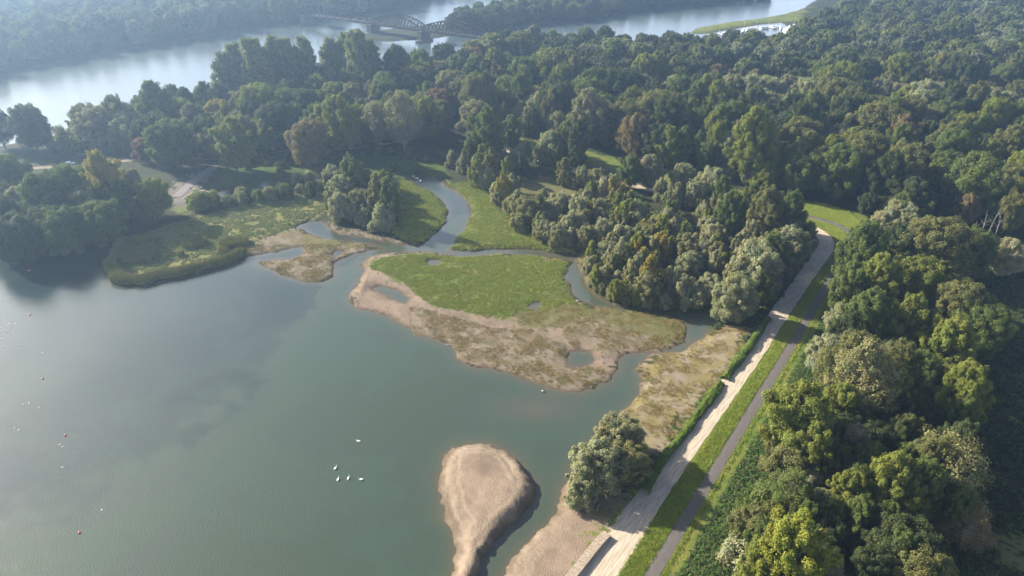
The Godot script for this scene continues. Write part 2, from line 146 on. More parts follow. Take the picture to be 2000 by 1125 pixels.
var TREE_SETS := [[
	["tall", "green", 123.3, 220.9, 17.0, 25.5],
	["broad", "dark", 143.4, 237.1, 15.3, 17.5],
	["broad", "olive", 153.9, 230.4, 19.5, 22.4],
	["broad", "green", 168.7, 230.4, 15.8, 18.2],
	["tall", "green", 110.3, 201.0, 14.2, 21.3],
	["tall", "lime", 122.0, 204.8, 14.4, 21.6],
	["broad", "lime", 136.7, 208.5, 16.4, 18.9],
	["willow", "olive", 159.2, 226.7, 13.9, 13.2],
	["broad", "olive", 143.4, 191.6, 16.2, 18.6],
	["willow", "pale", 184.2, 236.0, 13.4, 12.7],
	["willow", "silver", 106.3, 191.5, 11.5, 10.9],
	["tall", "green", 108.6, 182.1, 14.7, 22.1],
	["tall", "lime", 118.5, 178.4, 14.5, 21.8],
	["willow", "silver", 94.8, 174.5, 11.5, 10.9],
	["thin", "olive", 91.5, 154.0, 15.7, 25.2],
	["thin", "sage", 91.5, 147.5, 16.6, 26.5],
	["thin", "olive", 103.6, 156.0, 13.2, 21.1],
	["tall", "lime", 124.2, 167.5, 14.6, 21.9],
	["broad", "green", 143.2, 182.0, 14.1, 16.2],
	["tall", "lime", 114.3, 144.2, 15.1, 22.7],
	["thin", "green", 110.0, 153.0, 12.4, 19.8],
	["broad", "dark", 105.2, 145.0, 12.1, 13.9],
	["tall", "lime", 70.0, 133.4, 15.6, 23.3],
	["willow", "olive", 67.7, 127.3, 13.6, 12.9],
	["tall", "lime", 71.0, 126.5, 12.1, 18.2],
	["willow", "grey", 67.7, 119.5, 10.7, 10.2],
	["broad", "dark", 84.4, 138.3, 11.7, 13.4],
	["broad", "dark", 88.2, 132.0, 11.3, 13.0],
	["broad", "olive", 77.3, 122.8, 9.7, 11.1],
	["tall", "lime", 77.2, 114.9, 9.8, 14.6],
	["tall", "lime", 85.0, 115.5, 12.0, 18.0],
	["tall", "green", 89.3, 113.4, 8.0, 12.0],
	["brown", "sage", 102.4, 123.3, 15.6, 17.1],
	["broad", "green", 101.0, 132.1, 10.7, 12.3],
	["willow", "olive", 53.3, 108.3, 10.7, 10.1],
	["willow", "olive", 60.4, 110.8, 9.7, 9.2],
	["willow", "silver", 68.9, 113.2, 10.9, 10.4],
	["willow", "silver", 69.1, 107.1, 8.4, 8.0],
	["tall", "bright", 55.2, 92.1, 15.8, 23.7],
	["broad", "dark", 81.1, 101.6, 12.8, 14.7],
	["broad", "dark", 72.9, 96.6, 10.4, 12.0],
	["brown", "brown", 97.1, 113.0, 5.8, 6.4],
	["brown", "brown", 100.9, 109.6, 9.0, 9.9],
	["bush", "silver", 48.8, 104.6, 6.7, 5.3],
	["bush", "silver", 50.7, 100.1, 7.6, 6.0],
	["bush", "green", 59.6, 118.3, 8.3, 6.7],
	["bush", "green", 53.2, 114.4, 6.4, 5.1],
	["bush", "dark", 75.1, 115.3, 8.2, 6.6],
	["willow", "dark", 73.1, 105.5, 8.9, 8.4],
	["willow", "pale", 27.7, 138.1, 11.2, 10.7],
	["willow", "silver", 20.4, 127.5, 12.1, 11.5],
	["willow", "sage", 28.2, 129.0, 10.0, 9.5],
	["willow", "silver", 16.3, 120.8, 8.0, 7.6],
	["willow", "silver", 74.6, 203.5, 15.7, 14.9],
	["willow", "silver", 86.1, 221.0, 19.0, 18.1],
	["willow", "silver", 107.0, 244.2, 14.7, 14.0],
	["tall", "green", 95.2, 229.8, 12.1, 18.1],
	["tall", "green", 113.1, 264.8, 12.9, 19.3],
	["tall", "olive", 101.3, 258.6, 15.8, 23.7],
	["tall", "green", 89.3, 266.6, 12.5, 18.8],
	["tall", "green", 100.2, 273.9, 12.8, 19.2],
	["willow", "silver", 91.9, 305.2, 14.5, 13.8],
	["willow", "silver", 83.5, 298.3, 12.0, 11.4],
	["willow", "silver", 80.5, 319.6, 11.7, 11.1],
	["willow", "grey", 66.2, 322.6, 14.7, 14.0],
	["tall", "green", 56.0, 317.8, 10.9, 16.3],
	["tall", "green", 92.1, 292.8, 10.2, 15.2],
	["willow", "silver", 115.9, 323.7, 11.1, 10.5],
	["willow", "silver", 109.6, 332.0, 10.1, 9.6],
	["tall", "green", 160.2, 269.6, 11.6, 17.4],
	["willow", "silver", 158.3, 265.7, 15.7, 14.9],
	["willow", "pale", 152.8, 266.1, 10.5, 10.0],
	["broad", "dark", 155.4, 287.3, 8.9, 10.3],
	["broad", "dark", 162.0, 284.6, 8.9, 10.2],
	["broad", "green", 198.5, 286.3, 28.4, 32.6],
	["broad", "green", 202.6, 314.0, 16.7, 19.2],
	["broad", "green", 148.7, 306.2, 20.9, 24.1],
	["broad", "olive", 163.9, 316.6, 26.1, 30.1],
	["broad", "olive", 174.4, 302.4, 23.0, 26.4],
	["tall", "lime", 115.8, 326.3, 26.5, 39.8],
	["broad", "green", 118.0, 373.8, 22.0, 25.2],
	["broad", "olive", 145.6, 350.3, 20.8, 23.9],
	["broad", "olive", 192.6, 365.8, 29.4, 33.8],
	["willow", "silver", 236.3, 411.3, 23.9, 22.7],
	["willow", "silver", 275.3, 420.6, 18.4, 17.4],
	["willow", "silver", 296.7, 425.7, 18.5, 17.6],
	["willow", "grey", 228.7, 383.3, 19.8, 18.8],
	["broad", "dark", 82.6, 376.6, 24.8, 28.5],
	["tall", "brown", 64.8, 357.4, 15.9, 23.8],
	["broad", "red", 88.1, 357.1, 9.6, 11.1],
	["broad", "olive", 79.8, 391.0, 22.8, 26.2],
	["tall", "grey", 41.8, 382.6, 19.5, 29.3],
	["willow", "silver", 19.9, 354.4, 15.9, 15.1],
	["broad", "green", 46.1, 426.3, 21.5, 24.7],
	["tall", "green", -13.0, 353.2, 18.8, 28.1],
	["tall", "green", 0.0, 372.1, 12.4, 18.5],
	["broad", "red", 23.2, 366.9, 10.9, 12.5],
	["tall", "green", 29.1, 356.6, 13.2, 19.8],
	["poplar", "dark", 33.2, 342.5, 10.2, 25.5],
	["broad", "grey", -20.2, 394.1, 17.3, 19.9],
	["broad", "dark", -258.0, 372.5, 20.5, 23.6],
	["tall", "dark", -279.0, 377.1, 15.2, 22.8],
	["willow", "grey", -254.8, 410.6, 13.5, 12.8],
	["willow", "grey", -228.4, 383.1, 21.1, 20.1],
	["willow", "silver", -209.1, 380.8, 20.2, 19.2],
	["tall", "grey", -218.4, 386.1, 16.9, 25.4],
	["tall", "green", -198.5, 394.2, 20.6, 30.9],
	["tall", "dark", -190.9, 413.0, 15.0, 22.4],
	["broad", "green", -171.4, 346.6, 20.6, 23.7],
	["broad", "red", -191.2, 355.1, 10.6, 12.2],
	["tall", "lime", -139.5, 341.2, 17.2, 25.9],
	["broad", "gold", -166.3, 395.9, 17.4, 20.0],
	["broad", "lime", -144.6, 404.7, 27.8, 31.9],
	["broad", "green", -133.3, 417.9, 18.2, 20.9],
	["broad", "dark", -127.2, 376.6, 20.7, 23.8],
	["broad", "brown", -103.8, 349.1, 19.5, 22.4],
	["tall", "lime", -89.2, 366.5, 20.1, 30.2],
	["tall", "lime", -101.4, 373.4, 16.4, 24.7],
	["broad", "lime", -108.7, 437.1, 17.3, 19.9],
	["broad", "olive", -99.6, 480.0, 20.5, 23.5],
	["broad", "green", -80.8, 455.0, 18.9, 21.7],
	["broad", "olive", -100.4, 450.2, 14.6, 16.8],
	["thin", "grey", -73.5, 378.5, 15.3, 24.4],
	["thin", "grey", -58.8, 374.9, 19.2, 30.6],
	["tall", "lime", -46.1, 390.1, 15.7, 23.5],
	["broad", "olive", -63.3, 467.6, 20.0, 23.0],
	["broad", "red", -46.7, 430.0, 15.6, 17.9],
	["broad", "grey", -39.1, 455.7, 19.6, 22.5],
	["broad", "green", -64.3, 506.6, 21.4, 24.7],
	["broad", "dark", -51.5, 543.8, 19.1, 21.9],
	["tall", "dark", -79.1, 487.2, 20.6, 30.9],
	["broad", "red", -29.9, 531.4, 18.7, 21.5],
	["broad", "olive", -15.4, 551.8, 23.1, 26.6],
	["broad", "olive", 3.9, 556.6, 27.1, 31.2],
	["broad", "green", -225.7, 299.3, 19.4, 22.3],
	["willow", "grey", -209.0, 280.7, 16.4, 15.6],
	["broad", "green", -191.3, 284.8, 19.7, 22.7],
	["tall", "gold", -176.8, 288.8, 18.7, 28.1],
	["broad", "green", -170.1, 284.2, 14.3, 16.5],
	["broad", "lime", -155.8, 285.4, 14.6, 16.8],
	["broad", "dark", -178.9, 274.8, 15.0, 17.2],
	["broad", "dark", -206.0, 262.1, 16.5, 19.0],
	["broad", "dark", -187.2, 259.8, 16.4, 18.8],
	["broad", "dark", -191.1, 248.2, 17.7, 20.4],
	["broad", "green", -177.3, 255.2, 17.1, 19.7],
	["broad", "green", -167.3, 263.0, 16.5, 19.0],
	["tall", "green", -196.5, 272.6, 15.8, 23.8],
	["willow", "grey", -182.8, 318.6, 9.7, 9.3],
	["bush", "lime", -140.9, 296.1, 8.7, 7.0],
	["bush", "lime", -136.0, 300.0, 7.0, 5.6],
	["bush", "grey", -125.9, 307.2, 5.7, 4.6],
	["bush", "silver", -98.4, 325.9, 6.5, 5.2],
	["bush", "silver", -104.6, 325.5, 5.5, 4.4],
	["ywillow", "silver", -85.3, 318.9, 8.8, 10.1],
	["willow", "silver", -76.9, 300.3, 13.4, 12.8],
	["ypoplar", "green", -72.2, 304.4, 10.7, 20.4],
	["ywillow", "silver", -75.5, 284.7, 9.8, 11.2],
	["ywillow", "silver", -54.9, 273.3, 9.0, 10.4],
	["ywillow", "silver", -63.2, 279.1, 5.7, 6.6],
	["ypoplar", "olive", -58.7, 285.7, 9.7, 18.5],
	["ypoplar", "green", -51.8, 279.5, 10.0, 19.0],
	["ywillow", "brown", -63.5, 320.5, 5.9, 6.8],
	["willow", "grey", -67.5, 289.2, 11.3, 10.7],
	["ywillow", "silver", 33.2, 321.6, 7.9, 9.0],
	["ywillow", "sage", 39.9, 315.7, 8.7, 10.0],
	["ywillow", "silver", 47.0, 312.1, 7.2, 8.3],
	["ywillow", "silver", 68.9, 304.7, 8.0, 9.2],
	["ywillow", "grey", 73.3, 297.5, 8.8, 10.1],
	["ypoplar", "olive", 25.6, 320.7, 7.3, 13.9],
	["ywillow", "silver", 0.0, 347.6, 6.8, 7.8],
	["ypoplar", "green", 6.5, 345.2, 6.8, 12.8],
	["ywillow", "grey", 13.3, 352.8, 7.4, 8.5],
	["ypoplar", "green", 21.8, 339.5, 7.2, 13.6],
	["ypoplar", "olive", -6.6, 349.6, 6.8, 13.0],
	["ywillow", "grey", -24.4, 338.7, 7.7, 8.8],
	["ypoplar", "lime", -17.5, 319.5, 7.8, 14.8],
	["ywillow", "silver", -12.1, 317.0, 8.3, 9.5],
	["ywillow", "pale", -5.1, 303.4, 8.9, 10.2],
	["ypoplar", "lime", -15.3, 338.3, 7.7, 14.5],
	["ypoplar", "olive", -8.7, 330.1, 8.0, 15.2],
	["ypoplar", "lime", -2.4, 313.9, 8.1, 15.5],
	["ywillow", "sage", 1.8, 287.4, 9.4, 10.8],
	["willow", "sage", 6.6, 278.8, 12.2, 11.6],
	["ywillow", "silver", 0.0, 308.3, 8.5, 9.8],
	["ypoplar", "green", -22.2, 348.3, 7.3, 13.9],
	["ywillow", "grey", -30.1, 347.6, 6.8, 7.8],
	["ywillow", "silver", 12.6, 265.0, 7.6, 8.7],
	["ywillow", "pale", 18.6, 258.4, 7.0, 8.1],
	["bush", "green", -128.3, 297.9, 5.8, 4.6],
	["bush", "grey", -123.9, 301.3, 5.8, 4.7],
	["bush", "dark", -123.0, 306.1, 4.0, 3.2],
	["bush", "green", -116.3, 303.9, 5.9, 4.7],
	["bush", "grey", -111.0, 303.9, 7.1, 5.6],
	["bush", "dark", -107.4, 307.7, 7.1, 5.7],
	["bush", "green", -105.3, 307.1, 7.1, 5.7],
	["bush", "grey", -100.5, 314.5, 4.1, 3.3],
	["bush", "dark", -94.4, 308.8, 7.1, 5.7],
	["bush", "green", -91.4, 316.9, 4.1, 3.3],
	["poplar", "pgreen", -192.1, 474.2, 13.4, 33.6],
	["poplar", "pgreen", -191.4, 489.0, 12.4, 31.1],
	["poplar", "pgreen", -181.6, 478.7, 15.5, 38.8],
	["poplar", "pgreen", -175.6, 484.8, 15.0, 37.6],
	["poplar", "pgreen", -162.9, 469.4, 16.6, 41.4],
	["poplar", "pgreen", -159.4, 481.3, 15.6, 39.0],
	["poplar", "pgreen", -155.1, 490.0, 15.2, 37.9],
	["poplar", "pgreen", -145.8, 483.8, 15.7, 39.2],
	["poplar", "pgreen", -139.3, 487.4, 15.1, 37.7],
	["poplar", "pgreen", -139.2, 505.8, 10.7, 26.8],
	["poplar", "pgreen", -125.4, 494.8, 13.9, 34.8],
	["poplar", "pgreen", -116.4, 492.7, 15.2, 38.1],
	["poplar", "pgreen", -106.6, 489.0, 15.8, 39.5],
	["poplar", "pgreen", -98.0, 484.3, 17.0, 42.5],
	["poplar", "pgreen", -94.3, 492.1, 13.9, 34.7]]]
var MARKS := [
	["the near end of the railway bridge", -23.6, 611.3],
	["the boats in the marina", 231.9, 715.0],
	["the white marquee tent", 266.4, 715.0],
	["the poplar row on the river bank", -171.7, 486.3],
	["the culvert", -148.6, 313.8],
	["the white car", -230.0, 351.8],
	["the head of the narrow channel", -48.0, 333.6],
	["the bend of the asphalt path", 142.5, 270.2],
	["the bend of the gravel road", 129.3, 263.4],
	["the gap in the hedge", 63.5, 170.2],
	["the dead pale stems", 193.2, 266.8],
	["the concrete wall", 17.1, 107.3],
	["the reed belt", -135.0, 233.8],
	["the pale trunks above the channel", -63.5, 367.5],
	["the grassy upper dike", 44.2, 367.5],
	["the grassy dike behind the willows", 98.4, 318.9],
	["the lakeside willow clump", 23.8, 125.6],
	["the grassy western spit", -45.6, 290.2],
	["the thicket tip by the water", 28.7, 231.9],
	["the meadow by the channel mouth", -15.7, 284.7],
	["the gravel road by the tree shadows", 95.3, 211.7],
	["the grey thinly leaved trees", 98.3, 156.5],
	["the brightest tree by the path", 73.8, 136.2],
	["the brown leafless round tree", 107.1, 125.6],
	["the lower edge of the photo", 66.3, 101.9],
	["the dark clearing far right", 155.2, 181.2],
	["the red twiggy shrubs", 102.2, 113.0],
	["the upper right corner", 517.8, 788.9],
	["the middle of the big wood", 171.2, 473.5],
	["the right edge of the wood", 307.6, 427.6],
	["the left corner of the lake", -196.4, 259.6],
	["the left edge of the photo", -276.1, 371.6],
	["the grassy spit by the marina", 229.1, 758.9],
	["the dirt track by the river wood", -128.3, 371.6],
	["the river bend by the poplars", -233.0, 422.4],
	["the wood edge above the dike", 134.2, 308.8],
	["the tree shaded dike slope", 0.0, 393.3],
	["the side channel above the wood", 112.6, 646.3],
	["the bridge pier on the grassy island", -118.4, 715.0],
	["the river island's middle", 27.5, 804.7],
	["the river island's far end", 182.9, 901.1],
	["the clearing inside the thicket", 96.2, 252.8],
	["the middle of the thicket", 63.2, 274.2],
	["the upper end of the thicket", 10.2, 333.6],
	["the road glimpsed between willows", 60.0, 325.4],
	["the path verge under tree shadow", 48.5, 119.1],
	["the wood's left corner", -24.5, 486.3]]
var HEDGES := [["long dense green hedge along the gravel road, nearer of two runs", PackedVector2Array([Vector2(31.8, 123.4), Vector2(34.8, 128.8), Vector2(39.2, 135.4), Vector2(46.5, 145.1), Vector2(54.2, 155.8), Vector2(61.6, 166.2)])], ["short dense green hedge along the gravel road, farther run past the gap", PackedVector2Array([Vector2(63.0, 168.0), Vector2(71.2, 179.3), Vector2(79.5, 191.2), Vector2(86.3, 201.4)])]]
var WALL := PackedVector2Array([Vector2(10.7, 96.9), Vector2(12.8, 99.8), Vector2(15.1, 102.9), Vector2(17.4, 106.0), Vector2(19.6, 108.8), Vector2(21.4, 110.8)])
var CULVERT := Vector2(-148.1, 312.5)
var CAR := Vector2(-229.3, 351.3)
var TENT := Vector2(266.4, 715.0)
var SWANS := [[-40.9, 143.4, 1.4, "white swan swimming alone farthest from the shore, neck raised"], [-44.9, 133.4, -0.3, "white swan swimming at the back left of the four"], [-43.4, 129.5, -0.2, "white swan at the front left of the group of four"], [-40.9, 129.9, -0.1, "white swan in the middle of the front row of three"], [-37.6, 129.5, 1.8, "white swan at the right end of the front row, neck raised"]]
var GULLS := [
	[-180.1, 218.0, "small white bird on the left of the lake, topmost"],
	[-176.1, 212.8, "small white bird on the left of the lake, second from the top"],
	[-174.8, 208.4, "small white bird on the left of the lake, third from the top"],
	[-167.3, 201.2, "small white bird on the left of the lake, fourth from the top"],
	[-169.4, 201.2, "small white bird on the left of the lake, fifth from the top"],
	[-169.6, 199.9, "small white bird on the left of the lake, sixth from the top"],
	[-170.6, 198.7, "small white bird on the left of the lake, seventh from the top"],
	[-162.5, 197.4, "small white bird on the left of the lake, eighth from the top"],
	[-168.6, 197.1, "small white bird on the left of the lake, ninth from the top"],
	[-166.8, 195.9, "small white bird on the left of the lake, tenth from the top"],
	[-164.6, 195.0, "small white bird on the left of the lake, eleventh from the top"],
	[-166.1, 192.0, "small white bird on the left of the lake, twelfth from the top"],
	[-158.6, 188.5, "small white bird on the left of the lake, thirteenth from the top"],
	[-162.7, 187.3, "small white bird on the left of the lake, fourteenth from the top"],
	[-148.4, 184.2, "small white bird on the left of the lake, fifteenth from the top"],
	[-138.1, 159.4, "small white bird on the left of the lake, sixteenth from the top"],
	[-139.3, 158.7, "small white bird on the left of the lake, eighth from the bottom"],
	[-134.0, 157.4, "small white bird on the left of the lake, seventh from the bottom"],
	[-135.9, 148.9, "small white bird on the left of the lake, sixth from the bottom"],
	[-134.1, 147.9, "small white bird on the left of the lake, fifth from the bottom"],
	[-119.8, 142.1, "small white bird on the left of the lake, fourth from the bottom"],
	[-118.7, 141.3, "small white bird on the left of the lake, third from the bottom"],
	[-114.6, 133.8, "small white bird on the left of the lake, second from the bottom"],
	[-97.4, 119.7, "small white bird on the left of the lake, lowest"]]
var BUOYS := [[-165.7, 206.7, "red buoy on the pale water nearest the left edge glitter"], [-140.7, 170.7, "red buoy floating halfway down the left side of the lake"], [-120.3, 145.7, "red buoy floating above a pair of small white birds"], [-99.2, 112.9, "red buoy closest to the camera at lower left"], [-184.5, 238.3, "red buoy in the dark tree reflection, farthest away"]]
var LOGS := [[-46.7, 251.7, 0.3, 3.5, "pale driftwood log at the upper tip of the central island"], [-19.6, 218.1, 0.9, 3.2, "pale driftwood log on the grass of the central island"], [20.2, 119.1, 1.3, 2.2, "pale branch lying in the shade under the lakeside willow"], [-20.4, 188.5, 0.2, 2.0, "dark soaked log at the sandy shore of the central island"]]
var DEAD := [[185.8, 258.2, 11, "dead pale leafless tree, leftmost of the bare stems behind the near wood"], [190.0, 260.0, 14, "tall dead pale tree in the middle of the bare stems"], [193.7, 261.0, 15, "tallest dead pale tree among the bare stems"], [197.4, 261.9, 12, "dead pale tree at the right end of the bare stems"], [104.3, 118.0, 13, "leaning dead pale stem above the red twiggy shrubs"], [-248.2, 413.5, 18, "dead bare tree rising above the river bank trees"]]
var BOATS := [
	[196.7, 704.8, 1.09, "white cabin boat in the marina, leftmost"],
	[201.9, 709.9, 1.34, "white cabin boat in the marina, second from left"],
	[207.5, 712.4, 1.2, "white cabin boat in the marina, third from left"],
	[226.7, 728.2, 1.38, "white cabin boat in the marina, fourth from left"],
	[231.4, 732.3, 1.4, "white cabin boat in the marina, fifth from left"],
	[236.2, 735.0, 0.95, "white cabin boat in the marina, sixth from left"],
	[241.1, 737.7, 0.91, "white cabin boat in the marina, seventh from left"],
	[247.5, 740.5, 1.57, "white cabin boat in the marina, eighth from left"],
	[251.5, 741.9, 1.11, "white cabin boat in the marina, ninth from left"],
	[255.5, 743.3, 1.09, "white cabin boat in the marina, tenth from left"],
	[260.0, 744.7, 1.7, "white cabin boat in the marina, eleventh from left"],
	[264.1, 744.7, 1.28, "white cabin boat in the marina, twelfth from left"],
	[267.3, 741.9, 1.57, "white cabin boat in the marina, thirteenth from left"],
	[314.5, 758.9, 1.28, "white cabin boat in the marina, between trees, left of two"],
	[320.9, 764.7, 1.41, "white cabin boat in the marina, between trees, right of two"],
	[284.4, 753.1, 1.02, "white cabin boat in the marina, right beside the spit trees"]]
var STONES := [[-148.8, 318.9, 0.9, "pale boulder right of the culvert opening"], [-145.7, 315.0, 0.7, "pale boulder at the foot of the culvert wing wall"], [-151.5, 316.3, 0.8, "pale boulder above the culvert"], [-154.5, 318.9, 0.6, "small pale boulder left of the culvert"], [-47.2, 333.6, 1.3, "large pale boulder at the head of the narrow channel"], [-49.3, 336.4, 1.0, "pale boulder on the far side of the channel head"], [-45.1, 330.9, 0.8, "small pale boulder where the channel water leaves"], [23.2, 215.2, 0.6, "small pale stone on the bank where the channel bends round the island"], [9.0, 164.6, 0.5, "small stone off the island's sandy lower tip"], [15.2, 131.6, 0.3, "small stone on the shore behind the lakeside willow"]]

# ---------------------------------------------------------------- helpers
func lin(r: float, g: float, b: float) -> Color:
	return Color(r, g, b).linear_to_srgb()

func mat(r: float, g: float, b: float, rough := 0.85, spec := 0.35) -> StandardMaterial3D:
	var m := StandardMaterial3D.new()
	m.albedo_color = lin(r, g, b)
	m.roughness = rough
	m.metallic_specular = spec
	return m

func noise_tex(freq: float, octaves: int, lo: Color, hi: Color, seed_: int, size := 512, kind := FastNoiseLite.TYPE_SIMPLEX_SMOOTH) -> NoiseTexture2D:
	var n := FastNoiseLite.new()
	n.noise_type = kind
	n.seed = seed_
	n.frequency = freq
	n.fractal_type = FastNoiseLite.FRACTAL_FBM
	n.fractal_octaves = octaves
	var t := NoiseTexture2D.new()
	t.width = size; t.height = size
	t.seamless = true
	t.noise = n
	var g := Gradient.new()
	g.set_color(0, lo); g.set_color(1, hi)
	t.color_ramp = g
	return t

func normal_tex(freq: float, octaves: int, strength: float, seed_: int) -> NoiseTexture2D:
	var n := FastNoiseLite.new()
	n.noise_type = FastNoiseLite.TYPE_SIMPLEX_SMOOTH
	n.seed = seed_
	n.frequency = freq
	n.fractal_octaves = octaves
	var t := NoiseTexture2D.new()
	t.width = 512; t.height = 512
	t.seamless = true
	t.as_normal_map = true
	t.bump_strength = strength
	t.noise = n
	return t

func numbered(called: String) -> String:
	var k: int = counts.get(called, 0)
	counts[called] = k + 1
	return called if k == 0 else "%s_%03d" % [called, k]

func arrays_mesh(v: PackedVector3Array, idx: PackedInt32Array, col := PackedColorArray(), uv := PackedVector2Array(), smooth := false) -> ArrayMesh:
	var a := []
	a.resize(Mesh.ARRAY_MAX)
	a[Mesh.ARRAY_VERTEX] = v
	a[Mesh.ARRAY_INDEX] = idx
	if col.size(): a[Mesh.ARRAY_COLOR] = col
	if uv.size(): a[Mesh.ARRAY_TEX_UV] = uv
	if smooth:
		var n := PackedVector3Array()
		n.resize(v.size())
		for t in range(0, idx.size(), 3):
			var k := (v[idx[t + 2]] - v[idx[t]]).cross(v[idx[t + 1]] - v[idx[t]])
			for q in 3: n[idx[t + q]] += k
		for i in n.size(): n[i] = n[i].normalized()
		a[Mesh.ARRAY_NORMAL] = n
	var m := ArrayMesh.new()
	m.add_surface_from_arrays(Mesh.PRIMITIVE_TRIANGLES, a)
	return m

class Solid:                     # collects boxes, tubes and lathes into one mesh, flat or smooth by vertex sharing
	var v := PackedVector3Array()
	var idx := PackedInt32Array()
	func quad(a: Vector3, b: Vector3, c: Vector3, d: Vector3) -> void:
		var k := v.size()
		v.append(a); v.append(b); v.append(c); v.append(d)
		for q in [0, 2, 1, 0, 3, 2]: idx.append(k + q)
	func box(at: Vector3, s: Vector3, b := Basis()) -> void:
		var x := b.x * s.x / 2
		var y := b.y * s.y / 2
		var z := b.z * s.z / 2
		for q in [[x, y, z], [-x, z, y], [y, z, x], [-y, x, z], [z, x, y], [-z, y, x]]:
			quad(at + q[0] - q[1] - q[2], at + q[0] + q[1] - q[2], at + q[0] + q[1] + q[2], at + q[0] - q[1] + q[2])
	func bar(a: Vector3, b: Vector3, wide: float, high: float) -> void:
		var z := (b - a)
		var l := z.length()
		z = z / maxf(l, 1e-6)
		var up := Vector3.UP if absf(z.y) < 0.95 else Vector3.RIGHT
		var x := up.cross(z).normalized()
		box((a + b) / 2, Vector3(wide, high, l), Basis(x, z.cross(x), z))
	func tube(pts: Array, radii: Array, sides := 6, cap := true) -> void:
		var k := v.size()
		for i in pts.size():
			var d: Vector3 = pts[mini(i + 1, pts.size() - 1)] - pts[maxi(i - 1, 0)]
			d = d.normalized()
			var x := (Vector3.RIGHT if absf(d.x) < 0.8 else Vector3.FORWARD).cross(d).normalized()
			var y := d.cross(x)
			for s in sides:
				var a := TAU * s / sides
				v.append(pts[i] + (x * cos(a) + y * sin(a)) * radii[i])
		for i in pts.size() - 1:
			for s in sides:
				var a := k + i * sides + s
				var b := k + i * sides + (s + 1) % sides
				for q in [a, a + sides, b, b, a + sides, b + sides]: idx.append(q)
		if cap:
			for e in [0, pts.size() - 1]:
				for s in range(1, sides - 1):
					var b0: int = k + e * sides
					for q in ([b0, b0 + s, b0 + s + 1] if e == 0 else [b0, b0 + s + 1, b0 + s]): idx.append(q)
	func lathe(at: Vector3, prof: Array, sides := 12, sq := Vector3.ONE, b := Basis()) -> void:
		var k := v.size()
		for p in prof:
			for s in sides:
				var a := TAU * s / sides
				v.append(at + b * (Vector3(cos(a) * p[0], p[1], sin(a) * p[0]) * sq))
		for i in prof.size() - 1:
			for s in sides:
				var a := k + i * sides + s
				var c := k + i * sides + (s + 1) % sides
				for q in [a, c, a + sides, c, c + sides, a + sides]: idx.append(q)
	func ball(at: Vector3, r: Vector3, sides := 12, rings := 8, b := Basis()) -> void:
		var p := []
		for i in rings + 1:
			var t := -PI / 2 + PI * i / rings
			p.append([maxf(cos(t), 0.001), sin(t)])
		lathe(at, p, sides, r, b)

func piece(called: String, s: Solid, m: Material, parent: Node3D = self, smooth := false) -> MeshInstance3D:
	var o := MeshInstance3D.new()
	o.name = numbered(called) if parent == self else called
	o.mesh = arrays_mesh(s.v, s.idx, PackedColorArray(), PackedVector2Array(), smooth)
	o.material_override = m
	parent.add_child(o, true)
	return o

func thing(called: String, label: String, category: String, at := Vector3.ZERO, turn := 0.0, group := "") -> Node3D:
	var o := Node3D.new()
	o.name = numbered(called)
	add_child(o, true)
	o.position = at
	o.rotation.y = turn
	tag(o, label, category, group)
	return o

func tag(o: Node3D, label: String, category: String, group := "", kind := "") -> void:
	if label: o.set_meta("label", label)
	if category: o.set_meta("category", category)
	if group: o.set_meta("group", group)
	if kind: o.set_meta("kind", kind)

func inside(p: PackedVector2Array, x: float, f: float) -> bool:
	return Geometry2D.is_point_in_polygon(Vector2(x, f), p)

# ---------------------------------------------------------------- ground
func shore_at(x: float, f: float) -> float:
	if near_field.has(x, f): return near_field.at(near_field.dist, x, f) + noise.get_noise_2d(x * 11.0, f * 11.0 + 33.0) * 1.1 + noise.get_noise_2d(x * 37.0 + 9.0, f * 37.0) * 0.5
	return far_field.at(far_field.dist, x, f)

func road_at(x: float, f: float) -> float:
	if near_field.has(x, f): return near_field.at(near_field.road, x, f)
	return 30.0

func zone_of(x: float, f: float) -> int:
	if near_field.has(x, f): return near_field.zone_at(x, f)
	return far_field.zone_at(x, f)

func ground_h(x: float, f: float) -> float:
	var s := shore_at(x, f)
	if s < 0.0: return maxf(-2.5, s * 0.45 - 0.02)
	var n := noise.get_noise_2d(x * 2.2, f * 2.2)
	var fine := noise.get_noise_2d(x * 14.0 + 300.0, f * 14.0)
	var r := road_at(x, f)
	var top := 1.25
	var wide := 2.2
	if x > -20.0 and x < 7.0 and f < 145.0 and inside(ROUND, x, f):             # the round sand spit: gentle in the west, a cut bank in the east
		var east := clampf((x + 6.0 + (130.0 - f) * 0.35) / 7.0, 0.0, 1.0)
		top = 2.3
		wide = lerpf(6.5, 1.1, east)
		return 0.03 + top * (1.0 - exp(-s / wide)) + fine * 0.04 + n * 0.12 + (0.20 * sin(s * 2.9 + n * 3.0) * exp(-absf(s - 2.8) * 0.55) if s < 6.0 else 0.0) - 0.10 * maxf(0.0, 0.12 - absf(noise.get_noise_2d(x * 17.0, f * 17.0 + 60.0))) * 4.0 * minf(1.0, s / 3.0)
	if inside_isle(x, f):
		top = 0.75
		wide = 3.5
	elif x < -40.0 and f < 300.0:
		top = 0.8
	var h := 0.03 + top * (1.0 - exp(-s / wide)) + (n * 0.3 + fine * 0.07) * minf(1.0, s / 3.0)
	var k := smoothstep(12.0, 5.2, r)
	return lerpf(h, ROAD_H, k)

func inside_isle(x: float, f: float) -> bool:
	return x > -54.0 and x < 66.0 and f > 162.0 and f < 258.0 and inside(ISLE, x, f)

